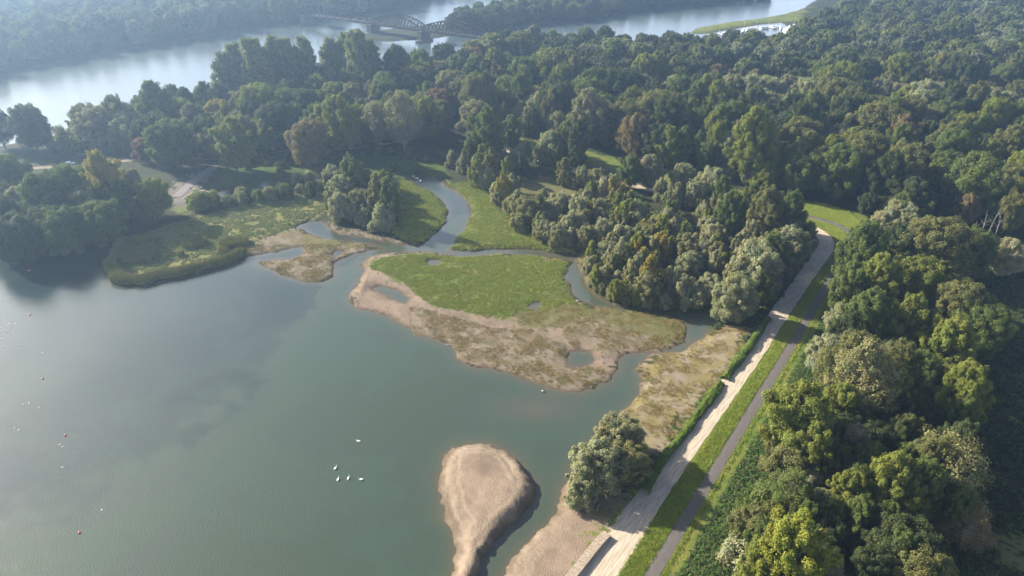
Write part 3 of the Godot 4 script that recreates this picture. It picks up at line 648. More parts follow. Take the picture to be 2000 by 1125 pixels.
const ZC := [[0.040, 0.050, 0.020], [0.120, 0.165, 0.032], [0.315, 0.24, 0.175], [0.21, 0.17, 0.115], [0.120, 0.180, 0.028], [0.17, 0.185, 0.055], [0.09, 0.07, 0.05], [0.19, 0.165, 0.14], [0.058, 0.100, 0.022], [0.130, 0.135, 0.045], [0.25, 0.20, 0.105]]
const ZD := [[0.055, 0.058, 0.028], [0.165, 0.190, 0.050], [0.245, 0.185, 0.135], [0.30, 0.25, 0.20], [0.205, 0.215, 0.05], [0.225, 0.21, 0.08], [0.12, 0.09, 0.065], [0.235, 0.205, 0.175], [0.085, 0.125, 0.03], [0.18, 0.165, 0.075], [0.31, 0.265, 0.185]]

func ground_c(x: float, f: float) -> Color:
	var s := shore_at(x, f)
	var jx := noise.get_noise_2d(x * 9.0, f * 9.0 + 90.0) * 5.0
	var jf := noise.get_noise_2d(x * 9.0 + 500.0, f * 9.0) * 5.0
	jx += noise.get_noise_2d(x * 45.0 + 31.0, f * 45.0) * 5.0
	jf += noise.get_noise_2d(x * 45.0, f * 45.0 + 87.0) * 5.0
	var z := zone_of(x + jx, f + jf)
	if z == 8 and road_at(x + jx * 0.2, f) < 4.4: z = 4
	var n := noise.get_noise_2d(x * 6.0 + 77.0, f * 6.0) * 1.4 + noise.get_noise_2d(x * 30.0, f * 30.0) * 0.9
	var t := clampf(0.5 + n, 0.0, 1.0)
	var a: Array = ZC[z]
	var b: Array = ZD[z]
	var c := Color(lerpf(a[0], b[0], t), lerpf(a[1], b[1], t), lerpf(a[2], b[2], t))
	if z == 10:
		var q := noise.get_noise_2d(x * 16.0 + 140.0, f * 16.0)
		if q > 0.05: c = c.lerp(Color(0.23, 0.20, 0.07), minf(0.7, (q - 0.05) * 3.0))
		elif q < -0.2: c = c.lerp(Color(0.32, 0.27, 0.21), minf(0.9, (-0.2 - q) * 4.0))
	if z == 3:                                           # dry weeds and olive tufts on pale sand
		var q := noise.get_noise_2d(x * 22.0 + 40.0, f * 22.0)
		if q > 0.08: c = c.lerp(Color(0.14, 0.13, 0.055), minf(0.8, (q - 0.08) * 3.0))
		elif q < -0.15: c = c.lerp(Color(0.20, 0.145, 0.07), minf(0.8, (-0.15 - q) * 3.0))
	if z == 1:
		var q := noise.get_noise_2d(x * 5.0 + 900.0, f * 5.0)
		if q > 0.22: c = c.lerp(Color(0.20, 0.175, 0.085), minf(0.6, (q - 0.22) * 3.0))
	if z == 2 and x > -22.0 and x < 8.0 and f < 145.0:   # wheel marks round the spit
		var g := 0.5 + 0.5 * sin(s * 4.2 + noise.get_noise_2d(x * 5.0, f * 5.0) * 3.0)
		if s < 5.5: c = c.lerp(Color(0.37, 0.30, 0.22), 0.7 * g)
	var wet := smoothstep(2.1, 0.1, s + noise.get_noise_2d(x * 20.0, f * 20.0) * 1.2)
	c = c.lerp(Color(0.12, 0.085, 0.055), wet * (0.75 if z != 0 else 0.3))
	if s < 0.0: c = Color(0.14, 0.10, 0.06)
	return c

func lines(parts: Array) -> PackedFloat32Array:       # [[from, to, step at from, step at to], ...]
	var out := PackedFloat32Array()
	for p in parts:
		var x: float = p[0]
		while x < p[1] - 0.01:
			out.append(x)
			x += lerpf(p[2], p[3], (x - p[0]) / (p[1] - p[0]))
	out.append(parts[-1][1])
	return out

func build_ground() -> void:
	var xs := lines([[-2000.0, -640.0, 120.0, 14.0], [-640.0, -230.0, 12.0, 2.2], [-230.0, -60.0, 1.7, 0.8], [-60.0, 150.0, 0.72, 0.8], [150.0, 240.0, 1.0, 2.0], [240.0, 640.0, 3.0, 12.0], [640.0, 2000.0, 14.0, 120.0]])
	var fs := lines([[40.0, 92.0, 6.0, 1.0], [92.0, 290.0, 0.7, 1.3], [290.0, 420.0, 1.4, 3.0], [420.0, 1000.0, 4.0, 9.0], [1000.0, 2600.0, 12.0, 160.0]])
	var w := xs.size()
	var v := PackedVector3Array()
	var col := PackedColorArray()
	var hs := PackedFloat32Array()
	for f in fs:
		for x in xs:
			var h := ground_h(x, f)
			v.append(Vector3(x, h, -f))
			hs.append(h)
			col.append(ground_c(x, f))
	var idx := PackedInt32Array()
	for j in fs.size() - 1:
		for i in w - 1:
			var a := j * w + i
			if maxf(maxf(hs[a], hs[a + 1]), maxf(hs[a + w], hs[a + w + 1])) < -0.9: continue
			idx.append(a); idx.append(a + w); idx.append(a + 1)
			idx.append(a + 1); idx.append(a + w); idx.append(a + w + 1)
	var m := StandardMaterial3D.new()
	m.vertex_color_use_as_albedo = true
	m.roughness = 0.95
	m.metallic_specular = 0.2
	m.albedo_texture = noise_tex(0.03, 5, Color(0.84, 0.84, 0.84), Color(1.0, 1.0, 1.0), 5, 1024)
	m.uv1_triplanar = true
	m.uv1_world_triplanar = true
	m.uv1_scale = Vector3.ONE / 23.0
	m.detail_enabled = true
	m.detail_blend_mode = BaseMaterial3D.BLEND_MODE_MUL
	m.detail_albedo = noise_tex(0.09, 4, Color(0.78, 0.78, 0.78), Color(1.0, 1.0, 1.0), 9, 512)
	m.detail_uv_layer = BaseMaterial3D.DETAIL_UV_2
	m.uv2_triplanar = true
	m.uv2_world_triplanar = true
	m.uv2_scale = Vector3.ONE / 6.1
	m.normal_enabled = true
	m.normal_texture = normal_tex(0.11, 5, 9.0, 12)
	m.normal_scale = 0.32
	var o := MeshInstance3D.new()
	o.name = "ground"
	o.mesh = arrays_mesh(v, idx, col, PackedVector2Array(), true)
	o.material_override = m
	add_child(o)
	o.set_meta("kind", "structure")
	print("ground ", v.size(), " ", idx.size() / 3)

func build_water() -> void:
	# turbid green lake, brown where the bed shows in the shallows, paler where silt drifts out of the channel
	var v := PackedVector3Array()
	var col := PackedColorArray()
	var uv := PackedVector2Array()
	var idx := PackedInt32Array()
	var xs := lines([[-440.0, -100.0, 8.0, 2.0], [-100.0, 70.0, 1.2, 1.2], [70.0, 160.0, 1.5, 3.0]])
	var fs := lines([[58.0, 90.0, 6.0, 2.0], [90.0, 260.0, 1.2, 1.5], [260.0, 375.0, 2.0, 3.0]])
	for f in fs:
		for x in xs:
			var s := -shore_at(x, f)
			var n := noise.get_noise_2d(x * 1.1, f * 1.1)
			var silt := noise.get_noise_2d(x * 2.5 + noise.get_noise_2d(x * 6.0, f * 6.0) * 22.0, f * 2.5 + 200.0)
			var c := Color(0.017, 0.029, 0.028).lerp(Color(0.024, 0.036, 0.032), clampf(0.5 + n, 0.0, 1.0))
			var wx := x + noise.get_noise_2d(x * 4.0, f * 4.0 + 10.0) * 11.0 + noise.get_noise_2d(x * 13.0, f * 13.0) * 5.0
			var wf := f + noise.get_noise_2d(x * 4.0 + 70.0, f * 4.0) * 11.0
			var best := 1e9
			var along := 0.0
			var east := 1.0
			for k in SILT.size() - 1:
				var g := Geometry2D.get_closest_point_to_segment(Vector2(wx, wf), SILT[k], SILT[k + 1])
				var d := g.distance_to(Vector2(wx, wf))
				if d < best:
					best = d; along = k + g.distance_to(SILT[k]) / SILT[k].distance_to(SILT[k + 1])
					east = signf((SILT[k + 1] - SILT[k]).cross(Vector2(wx, wf) - SILT[k]))
			c = c.lerp(Color(0.040, 0.058, 0.039), smoothstep(-16.0, 14.0, best * east))
			c = c.lerp(Color(0.078, 0.096, 0.076), smoothstep(-3.0, 1.0, best * east) * exp(-maxf(best * east, 0.0) / 9.0) * 0.55 / (1.0 + along * 0.35))
			c = c.lerp(Color(0.044, 0.063, 0.046), clampf(silt * 0.8, 0.0, 0.25))
			c = c.lerp(Color(0.085, 0.070, 0.045), 0.8 * exp(-maxf(s, 0.0) / 1.7))
			c = c.lerp(Color(0.07, 0.066, 0.048), 0.7 * exp(-(pow((x - 7.0) / 12.0, 2.0) + pow((f - 157.0) / 5.5, 2.0))))
			v.append(Vector3(x, 0.0, -f)); col.append(c); uv.append(Vector2(x, f) / 40.0)
	var w := xs.size()
	for j in fs.size() - 1:
		for i in w - 1:
			var a := j * w + i
			for q in [a, a + w, a + 1, a + 1, a + w, a + w + 1]: idx.append(q)
	var m := StandardMaterial3D.new()
	m.vertex_color_use_as_albedo = true
	m.metallic_specular = 0.55
	m.normal_enabled = true
	m.normal_texture = normal_tex(0.11, 5, 5.0, 31)
	m.normal_scale = 0.10
	m.roughness = 1.0
	m.roughness_texture = noise_tex(0.012, 4, Color(0.05, 0.05, 0.05), Color(0.17, 0.17, 0.17), 33, 512)
	m.uv1_scale = Vector3(1.3, 1.3, 1.3)
	var o := MeshInstance3D.new()
	o.name = "lake_water"
	o.mesh = arrays_mesh(v, idx, col, uv)
	o.material_override = m
	add_child(o)
	tag(o, "", "", "", "structure")
	# the river
	var k := Solid.new()
	var river := MeshInstance3D.new()
	v = PackedVector3Array(); uv = PackedVector2Array()
	for p in [[-2000.0, 375.5], [2000.0, 375.5], [-2000.0, 2600.0], [2000.0, 2600.0]]:
		v.append(Vector3(p[0], 0.0, -p[1])); uv.append(Vector2(p[0] * 0.4 + p[1] * 0.3, p[1] * 0.9 - p[0] * 0.5) / 60.0)
	river.name = "river_water"
	river.mesh = arrays_mesh(v, PackedInt32Array([0, 2, 1, 1, 2, 3]), PackedColorArray(), uv)
	var rm := mat(0.05, 0.07, 0.07, 0.2, 0.8)
	rm.normal_enabled = true
	rm.normal_texture = normal_tex(0.03, 4, 7.0, 44)
	rm.normal_scale = 0.06
	river.material_override = rm
	add_child(river)
	tag(river, "", "", "", "structure")
	k = null

func strip(called: String, p: PackedVector2Array, wide: Callable, up: float, m: Material, tile: float) -> void:
	var c := Curve2D.new()
	for i in p.size():
		var t := (p[mini(i + 1, p.size() - 1)] - p[maxi(i - 1, 0)]) / 6.0
		c.add_point(p[i], -t, t)
	var v := PackedVector3Array()
	var uv := PackedVector2Array()
	var idx := PackedInt32Array()
	var l := c.get_baked_length()
	var n := int(l / 0.8)
	const ACROSS := 6
	for i in n + 1:
		var s := l * i / n
		var a := c.sample_baked(s)
		var d := (c.sample_baked(minf(s + 0.5, l)) - c.sample_baked(maxf(s - 0.5, 0.0))).normalized()
		var side := Vector2(d.y, -d.x)
		var w: float = (wide as Callable).call(a)
		for q in ACROSS + 1:
			var t := float(q) / ACROSS - 0.5
			var e := 1.0 + (0.10 * noise.get_noise_2d(s * 18.0, q * 400.0) if q == 0 or q == ACROSS else 0.0)
			var pt := a + side * t * w * e
			v.append(Vector3(pt.x, maxf(ground_h(pt.x, pt.y), 0.2) + up - absf(t) * 0.06, -pt.y))
			uv.append(Vector2(t * w / tile, s / tile))
	var r := ACROSS + 1
	for i in n:
		for q in ACROSS:
			var a := i * r + q
			for e in [a, a + r, a + 1, a + 1, a + r, a + r + 1]: idx.append(e)
	var o := MeshInstance3D.new()
	o.name = called
	o.mesh = arrays_mesh(v, idx, PackedColorArray(), uv, true)
	o.material_override = m
	add_child(o)
	o.set_meta("kind", "structure")

func build_roads() -> void:
	var g := mat(0.58, 0.505, 0.40, 0.95, 0.2)
	g.albedo_texture = noise_tex(0.02, 5, Color(0.74, 0.73, 0.72), Color(1, 1, 1), 61, 512)
	g.uv1_scale = Vector3(1.6, 0.12, 1.0)
	g.detail_enabled = true
	g.detail_blend_mode = BaseMaterial3D.BLEND_MODE_MUL
	g.detail_albedo = noise_tex(0.11, 3, Color(0.86, 0.85, 0.84), Color(1, 1, 1), 62, 512)
	g.detail_uv_layer = BaseMaterial3D.DETAIL_UV_2
	g.uv2_triplanar = true
	g.uv2_world_triplanar = true
	g.uv2_scale = Vector3.ONE / 5.0
	strip("gravel_road", GRAV, func(a: Vector2) -> float: return lerpf(7.8, 5.9, smoothstep(108.0, 128.0, a.y)), 0.06, g, 8.0)
	var t := mat(0.120, 0.107, 0.097, 0.9, 0.25)
	t.albedo_texture = noise_tex(0.025, 4, Color(0.8, 0.8, 0.82), Color(1, 1, 1), 63, 512)
	t.uv1_scale = Vector3(1.4, 0.1, 1.0)
	strip("asphalt_path", PATH, func(_a: Vector2) -> float: return 2.7, 0.07, t, 5.0)
	var d := mat(0.24, 0.20, 0.155, 0.95, 0.2)
	d.albedo_texture = g.albedo_texture
	d.uv1_scale = Vector3(1.0, 0.2, 1.0)
	strip("dirt_track", TRACK, func(_a: Vector2) -> float: return 4.0, 0.10, d, 8.0)
	strip("rubble_ramp", RAMP, func(_a: Vector2) -> float: return 4.6, 0.12, mat(0.17, 0.155, 0.15, 0.95, 0.2), 8.0)

# ---------------------------------------------------------------- trees
class Leaves:
	var v := PackedVector3Array()
	var col := PackedColorArray()
	var idx := PackedInt32Array()
	func leaf(p: Vector3, n: Vector3, s: float, e: float, roll: float, c: Color) -> void:
		var x := (Vector3.UP if absf(n.y) < 0.9 else Vector3.RIGHT).cross(n).normalized()
		var y := n.cross(x)
		var a := x * cos(roll) + y * sin(roll)
		var b := (n.cross(a)) * s / e
		a *= s * e
		var k := v.size()
		v.append(p - a); v.append(p + b + n * s * 0.25); v.append(p + a); v.append(p - b)
		col.append(c); col.append(c); col.append(c); col.append(c)
		idx.append(k); idx.append(k + 1); idx.append(k + 2)
		idx.append(k); idx.append(k + 2); idx.append(k + 3)

func rvec() -> Vector3:
	var z := rng.randf_range(-1.0, 1.0)
	var a := rng.randf() * TAU
	var r := sqrt(1.0 - z * z)
	return Vector3(cos(a) * r, z, sin(a) * r)

# one crown and one trunk mesh; q: H, R, base, boughs, bough, leaves, size, e, shape, rough, up, droop, gap
func grow(q: Dictionary) -> Dictionary:
	var lv := Leaves.new()
	var wood := Solid.new()
	var H: float = q.H
	var R: float = q.R
	var base: float = q.base
	var stems: int = q.get("stems", 1)
	var feet := []
	for s in stems:
		var a := TAU * s / stems + rng.randf()
		feet.append(Vector3(cos(a), 0, sin(a)) * (0.0 if stems == 1 else R * 0.28))
	var lean := Vector3(rng.randf_range(-0.06, 0.06), 1.0, rng.randf_range(-0.06, 0.06)) * H
	for s in stems:
		var top: Vector3 = feet[s] * (2.0 if stems > 1 else 1.0) + lean * rng.randf_range(0.62, 0.8)
		var th: float = H * 0.016 * q.get("thick", 1.0) + 0.06
		wood.tube([feet[s] - Vector3(0, 0.4, 0), feet[s] + Vector3(0, 0.5, 0), feet[s].lerp(top, 0.5) + rvec() * 0.02 * H, top], [th * 1.5, th, th * 0.7, th * 0.2], 6)
	var nb: int = q.boughs
	var phase := rng.randf() * TAU
	var off := rng.randf() * 999.0
	for i in nb:
		var t := (i + 0.5) / nb
		t = pow(t, q.get("bias", 0.85))
		var prof: float
		match q.shape:
			"round": prof = sqrt(maxf(0.0, 1.0 - pow(1.55 * t - 0.62, 2.0)))
			"tall": prof = pow(sin(PI * clampf(t * 0.82 + 0.16, 0.0, 1.0)), 0.75)
			"column": prof = pow(sin(PI * clampf(t * 0.84 + 0.12, 0.0, 1.0)), 0.55)
			"cone": prof = pow(1.0 - t, 0.75) * 0.95 + 0.08
			_: prof = sqrt(maxf(0.02, 1.0 - t * t))
		var ang := phase + i * 2.39996 + rng.randf_range(-0.35, 0.35)
		var rad: float = prof * R * sqrt(rng.randf_range(0.10, 1.0)) * (0.88 if rng.randf() > 0.12 else 1.08)
		var br: float = q.bough * rng.randf_range(0.55, 1.4) * (0.75 + 0.35 * prof)
		var c := Vector3(cos(ang) * rad, base + t * (H - base) - br * 0.3, sin(ang) * rad) + Vector3(lean.x, 0, lean.z) * t
		var outd := Vector3(cos(ang), 0.0, sin(ang)) * clampf(rad / R * 1.3, 0.0, 1.0)
		var foot: Vector3 = feet[i % stems]
		var root := foot.lerp(lean * 0.75 + foot * 0.5, clampf(t * 0.7, 0.12, 0.9))
		if i % 3 == 0 or q.get("thin", false):
			var th2: float = H * 0.005 + 0.02
			wood.tube([root, root.lerp(c, 0.5) + Vector3(0, -0.03 * H, 0) + rvec() * 0.02 * H, c + outd * br * 0.5], [th2 * 1.3, th2, th2 * 0.35], 4, false)
		var axis: Vector3 = (outd * q.get("spread", 0.9) + Vector3(0, 1.0, 0) + rvec() * 0.25).normalized()
		var plume: float = q.get("plume", 0.4)
		var tone := rng.randf_range(0.78, 1.22)
		var warm := rng.randf_range(-0.12, 0.14)
		var stretch: Vector3 = q.get("stretch", Vector3(1.0, 0.8, 1.0))
		var many: int = int(q.leaves * br * br / (q.bough * q.bough))
		for k in many:
			var d := (rvec() + outd * 0.7 + Vector3(0, q.up, 0)).normalized()
			var e: Vector3 = d * stretch + axis * d.dot(axis) * plume
			e *= 1.0 - 0.35 * clampf(d.dot(axis), 0.0, 1.0) * minf(plume, 1.0)
			var p: Vector3 = c + e * br
			var g := noise.get_noise_3d(p.x * q.rough + off, p.y * q.rough, p.z * q.rough)
			if g < q.gap: continue
			p = c + e * br * (0.45 + 0.86 * pow(rng.randf(), 0.7) + g * 0.6)
			p.y -= q.get("droop", 0.0) * rng.randf() * br
			if p.y < 0.15: p.y = 0.15 + rng.randf() * 0.3
			var n := (d + rvec() * 0.75 + Vector3(0, 0.25, 0)).normalized()
			var s: float = q.size * rng.randf_range(0.6, 1.3)
			var b := tone * rng.randf_range(0.8, 1.2)
			var cc := Color(b * (1.0 + warm), b, b * (1.0 - warm * 0.6))
			var roll := rng.randf() * TAU
			lv.leaf(p, n, s, q.e, roll, cc)
		for k in int(many * q.get("core", 0.06)):
			var d := rvec()
			lv.leaf(c + d * stretch * br * rng.randf_range(0.1, 0.6), rvec(), q.size * 2.4, 1.0, rng.randf() * TAU, Color(tone, tone, tone))
	return {"crown": arrays_mesh(lv.v, lv.idx, lv.col), "trunk": arrays_mesh(wood.v, wood.idx, PackedColorArray(), PackedVector2Array(), true), "H": H, "W": R * 2.0}

func leaf_mat(r: float, g: float, b: float) -> StandardMaterial3D:
	var m := mat(r, g, b, 0.7, 0.3)
	m.vertex_color_use_as_albedo = true
	m.backlight_enabled = true
	m.backlight = Color(0.84, 0.9, 0.55)
	return m

func grow_all() -> void:
	var kinds := {
		"broad": {"H": 16.0, "R": 7.4, "base": 3.2, "boughs": 150, "bough": 1.3, "leaves": 340, "plume": 0.8, "size": 0.168, "e": 1.15, "shape": "round", "rough": 28.0, "up": 0.45, "gap": -0.30},
		"tall": {"H": 21.0, "R": 7.0, "base": 3.5, "boughs": 160, "bough": 1.15, "leaves": 310, "size": 0.168, "plume": 1.3, "e": 1.15, "shape": "tall", "rough": 30.0, "up": 0.6, "gap": -0.26, "stretch": Vector3(0.9, 1.15, 0.9)},
		"willow": {"H": 11.5, "R": 6.2, "base": 0.9, "boughs": 140, "bough": 1.05, "leaves": 290, "plume": 0.6, "size": 0.165, "e": 1.5, "shape": "round", "rough": 34.0, "up": 0.4, "gap": -0.28, "droop": 0.35, "stems": 3, "bias": 0.95},
		"poplar": {"H": 32.0, "R": 5.6, "base": 3.5, "boughs": 150, "bough": 1.2, "leaves": 190, "plume": 1.2, "spread": 0.5, "size": 0.26, "e": 1.1, "shape": "column", "rough": 26.0, "up": 0.6, "gap": -0.12, "stretch": Vector3(0.9, 1.2, 0.9)},
		"thin": {"H": 26.0, "R": 7.2, "base": 6.0, "boughs": 120, "bough": 1.5, "leaves": 190, "size": 0.20, "e": 1.2, "shape": "tall", "rough": 34.0, "up": 0.5, "gap": -0.10, "stretch": Vector3(0.8, 1.3, 0.8), "core": 0.0, "thin": true, "thick": 0.8},
		"brown": {"H": 15.0, "R": 7.6, "base": 2.0, "boughs": 74, "bough": 1.9, "leaves": 190, "size": 0.18, "e": 1.3, "shape": "round", "rough": 40.0, "up": 0.4, "gap": -0.12, "core": 0.0, "thin": true, "thick": 0.8},
		"ypoplar": {"H": 10.0, "R": 2.7, "base": 0.4, "plume": 1.1, "spread": 0.5, "boughs": 40, "bough": 0.75, "leaves": 190, "size": 0.17, "e": 1.15, "shape": "tall", "rough": 50.0, "up": 0.7, "gap": -0.22, "stretch": Vector3(0.8, 1.3, 0.8)},
		"ywillow": {"H": 6.5, "R": 3.0, "base": 0.3, "plume": 1.0, "spread": 0.7, "boughs": 40, "bough": 0.9, "leaves": 230, "size": 0.16, "e": 1.5, "shape": "dome", "rough": 46.0, "up": 0.5, "gap": -0.25, "stems": 4, "stretch": Vector3(0.9, 1.1, 0.9)},
		"bush": {"H": 3.2, "R": 2.3, "base": 0.1, "boughs": 22, "bough": 0.85, "leaves": 190, "size": 0.15, "e": 1.2, "shape": "dome", "rough": 60.0, "up": 0.5, "gap": -0.3, "stems": 3},
	}
	var n_of := {"broad": 4, "tall": 4, "willow": 3, "poplar": 3, "thin": 2, "brown": 2, "ypoplar": 3, "ywillow": 3, "bush": 2}
	for k in kinds:
		var q: Dictionary = kinds[k]
		protos[k] = []
		for i in n_of[k]:
			var v := q.duplicate()
			v.boughs = int(q.boughs * rng.randf_range(0.85, 1.15))
			v.R = q.R * rng.randf_range(0.9, 1.1)
			protos[k].append(grow(v))
	for k in ["broad", "tall", "willow", "poplar", "thin"]:         # coarser leaves for the far woods
		var q: Dictionary = kinds[k].duplicate()
		q.leaves = int(q.leaves * 0.32)
		q.size = q.size * 2.0
		if k != "thin": q.core = 0.1
		protos["far_" + k] = []
		for i in 4: 
			q.R = kinds[k].R * rng.randf_range(0.88, 1.12)
			protos["far_" + k].append(grow(q))
	tints = {
		"green": leaf_mat(0.106, 0.136, 0.034), "dark": leaf_mat(0.065, 0.083, 0.029), "olive": leaf_mat(0.146, 0.146, 0.049), "lime": leaf_mat(0.171, 0.190, 0.036),
		"bright": leaf_mat(0.210, 0.221, 0.032), "gold": leaf_mat(0.262, 0.215, 0.040), "silver": leaf_mat(0.277, 0.278, 0.161), "pale": leaf_mat(0.306, 0.287, 0.167),
		"grey": leaf_mat(0.220, 0.207, 0.120), "sage": leaf_mat(0.229, 0.215, 0.097), "brown": leaf_mat(0.194, 0.148, 0.071), "red": leaf_mat(0.207, 0.120, 0.067), "pgreen": leaf_mat(0.172, 0.190, 0.072),
	}
	M.bark = mat(0.09, 0.075, 0.06, 0.95, 0.2)
	M.pale_bark = mat(0.28, 0.26, 0.22, 0.9, 0.2)
	var tris := 0
	for k in protos:
		for p in protos[k]: tris += p.crown.surface_get_array_index_len(0) / 3 + p.trunk.surface_get_array_index_len(0) / 3
	print("tree triangles ", tris)

const NAMES := {"broad": "broad_tree", "tall": "tall_tree", "willow": "willow_tree", "poplar": "poplar_tree", "thin": "thin_tree", "brown": "bare_tree", "ypoplar": "young_poplar", "ywillow": "young_willow", "bush": "bush"}
const WORDS := {"broad": "broad crowned tree", "tall": "tall leafy tree", "willow": "round willow", "poplar": "tall poplar", "thin": "thinly leaved tree", "brown": "twiggy bare tree", "ypoplar": "young pointed poplar", "ywillow": "young bushy willow", "bush": "low bush"}
const TINT_WORDS := {"green": "mid green", "dark": "dark green", "olive": "olive green", "lime": "yellowish green", "bright": "bright lime", "gold": "yellow tinged", "silver": "silvery", "sage": "sage green", "pale": "pale silvery", "grey": "grey green", "brown": "brownish", "red": "reddish brown", "pgreen": "dull green"}

func plant(sp: String, tint: String, x: float, f: float, w: float, h: float, where: String) -> void:
	var key := sp
	if f > 520.0 and protos.has("far_" + sp): key = "far_" + sp
	var list: Array = protos[key]
	var p: Dictionary = list[rng.randi() % list.size()]
	var o := Node3D.new()
	o.name = numbered(NAMES[sp])
	add_child(o, true)
	o.position = Vector3(x, ground_h(x, f) - 0.05, -f)
	o.rotation = Vector3(rng.randf_range(-0.06, 0.06), rng.randf() * TAU, rng.randf_range(-0.06, 0.06))
	o.scale = Vector3(w / p.W * rng.randf_range(0.85, 1.15), h / p.H, w / p.W * rng.randf_range(0.85, 1.15))
	var c := MeshInstance3D.new()
	c.name = "crown"
	c.mesh = p.crown
	c.material_override = tints[tint]
	o.add_child(c)
	var t := MeshInstance3D.new()
	t.name = "trunk"
	t.mesh = p.trunk
	t.material_override = M.pale_bark if sp in ["thin", "brown"] else M.bark
	o.add_child(t)
	o.set_meta("category", "bush" if sp == "bush" else "tree")
	placed.append({"node": o, "x": x, "f": f, "w": w, "h": h, "sp": sp, "tint": tint, "where": where})

func clear_of(x: float, f: float, gap: float, share: float) -> bool:
	for p in placed:
		var d: float = (p.w * share + gap)
		if absf(p.x - x) < d and absf(p.f - f) < d and (p.x - x) * (p.x - x) + (p.f - f) * (p.f - f) < d * d: return false
	return true

func in_view(x: float, f: float, h: float) -> bool:
	# is a tree top of height h at that spot inside the frame, with a margin
	var up := h - 130.0
	var zc := f * 0.86603 - up * 0.5
	var yc := up * 0.86603 + f * 0.5
	return absf(x / zc) < 0.77 and yc / zc < 0.46 and yc / zc > -0.46

func pick(list: Array) -> String:
	return list[rng.randi() % list.size()]

func scatter(poly: PackedVector2Array, step: float, most: int, gap: float, share: float, maker: Callable) -> void:
	var lo := Vector2(1e9, 1e9)
	var hi := -lo
	for p in poly:
		lo = lo.min(p); hi = hi.max(p)
	var spots: Array = []
	var j := 0
	var f := lo.y
	while f < hi.y:
		var x := lo.x + (step * 0.5 if j % 2 else 0.0)
		while x < hi.x:
			var q := Vector2(x + rng.randf_range(-0.38, 0.38) * step, f + rng.randf_range(-0.38, 0.38) * step)
			if inside(poly, q.x, q.y) and in_view(q.x, q.y, 10.0): spots.append(q)
			x += step
		f += step * 0.87
		j += 1
	spots.sort_custom(func(a: Vector2, b: Vector2) -> bool: return a.y < b.y)
	var n := 0
	for q in spots:
		if n >= most: break
		if shore_at(q.x, q.y) < 0.8 or road_at(q.x, q.y) < 4.2 + gap: continue
		if not clear_of(q.x, q.y, gap, share): continue
		(maker as Callable).call(q)
		n += 1

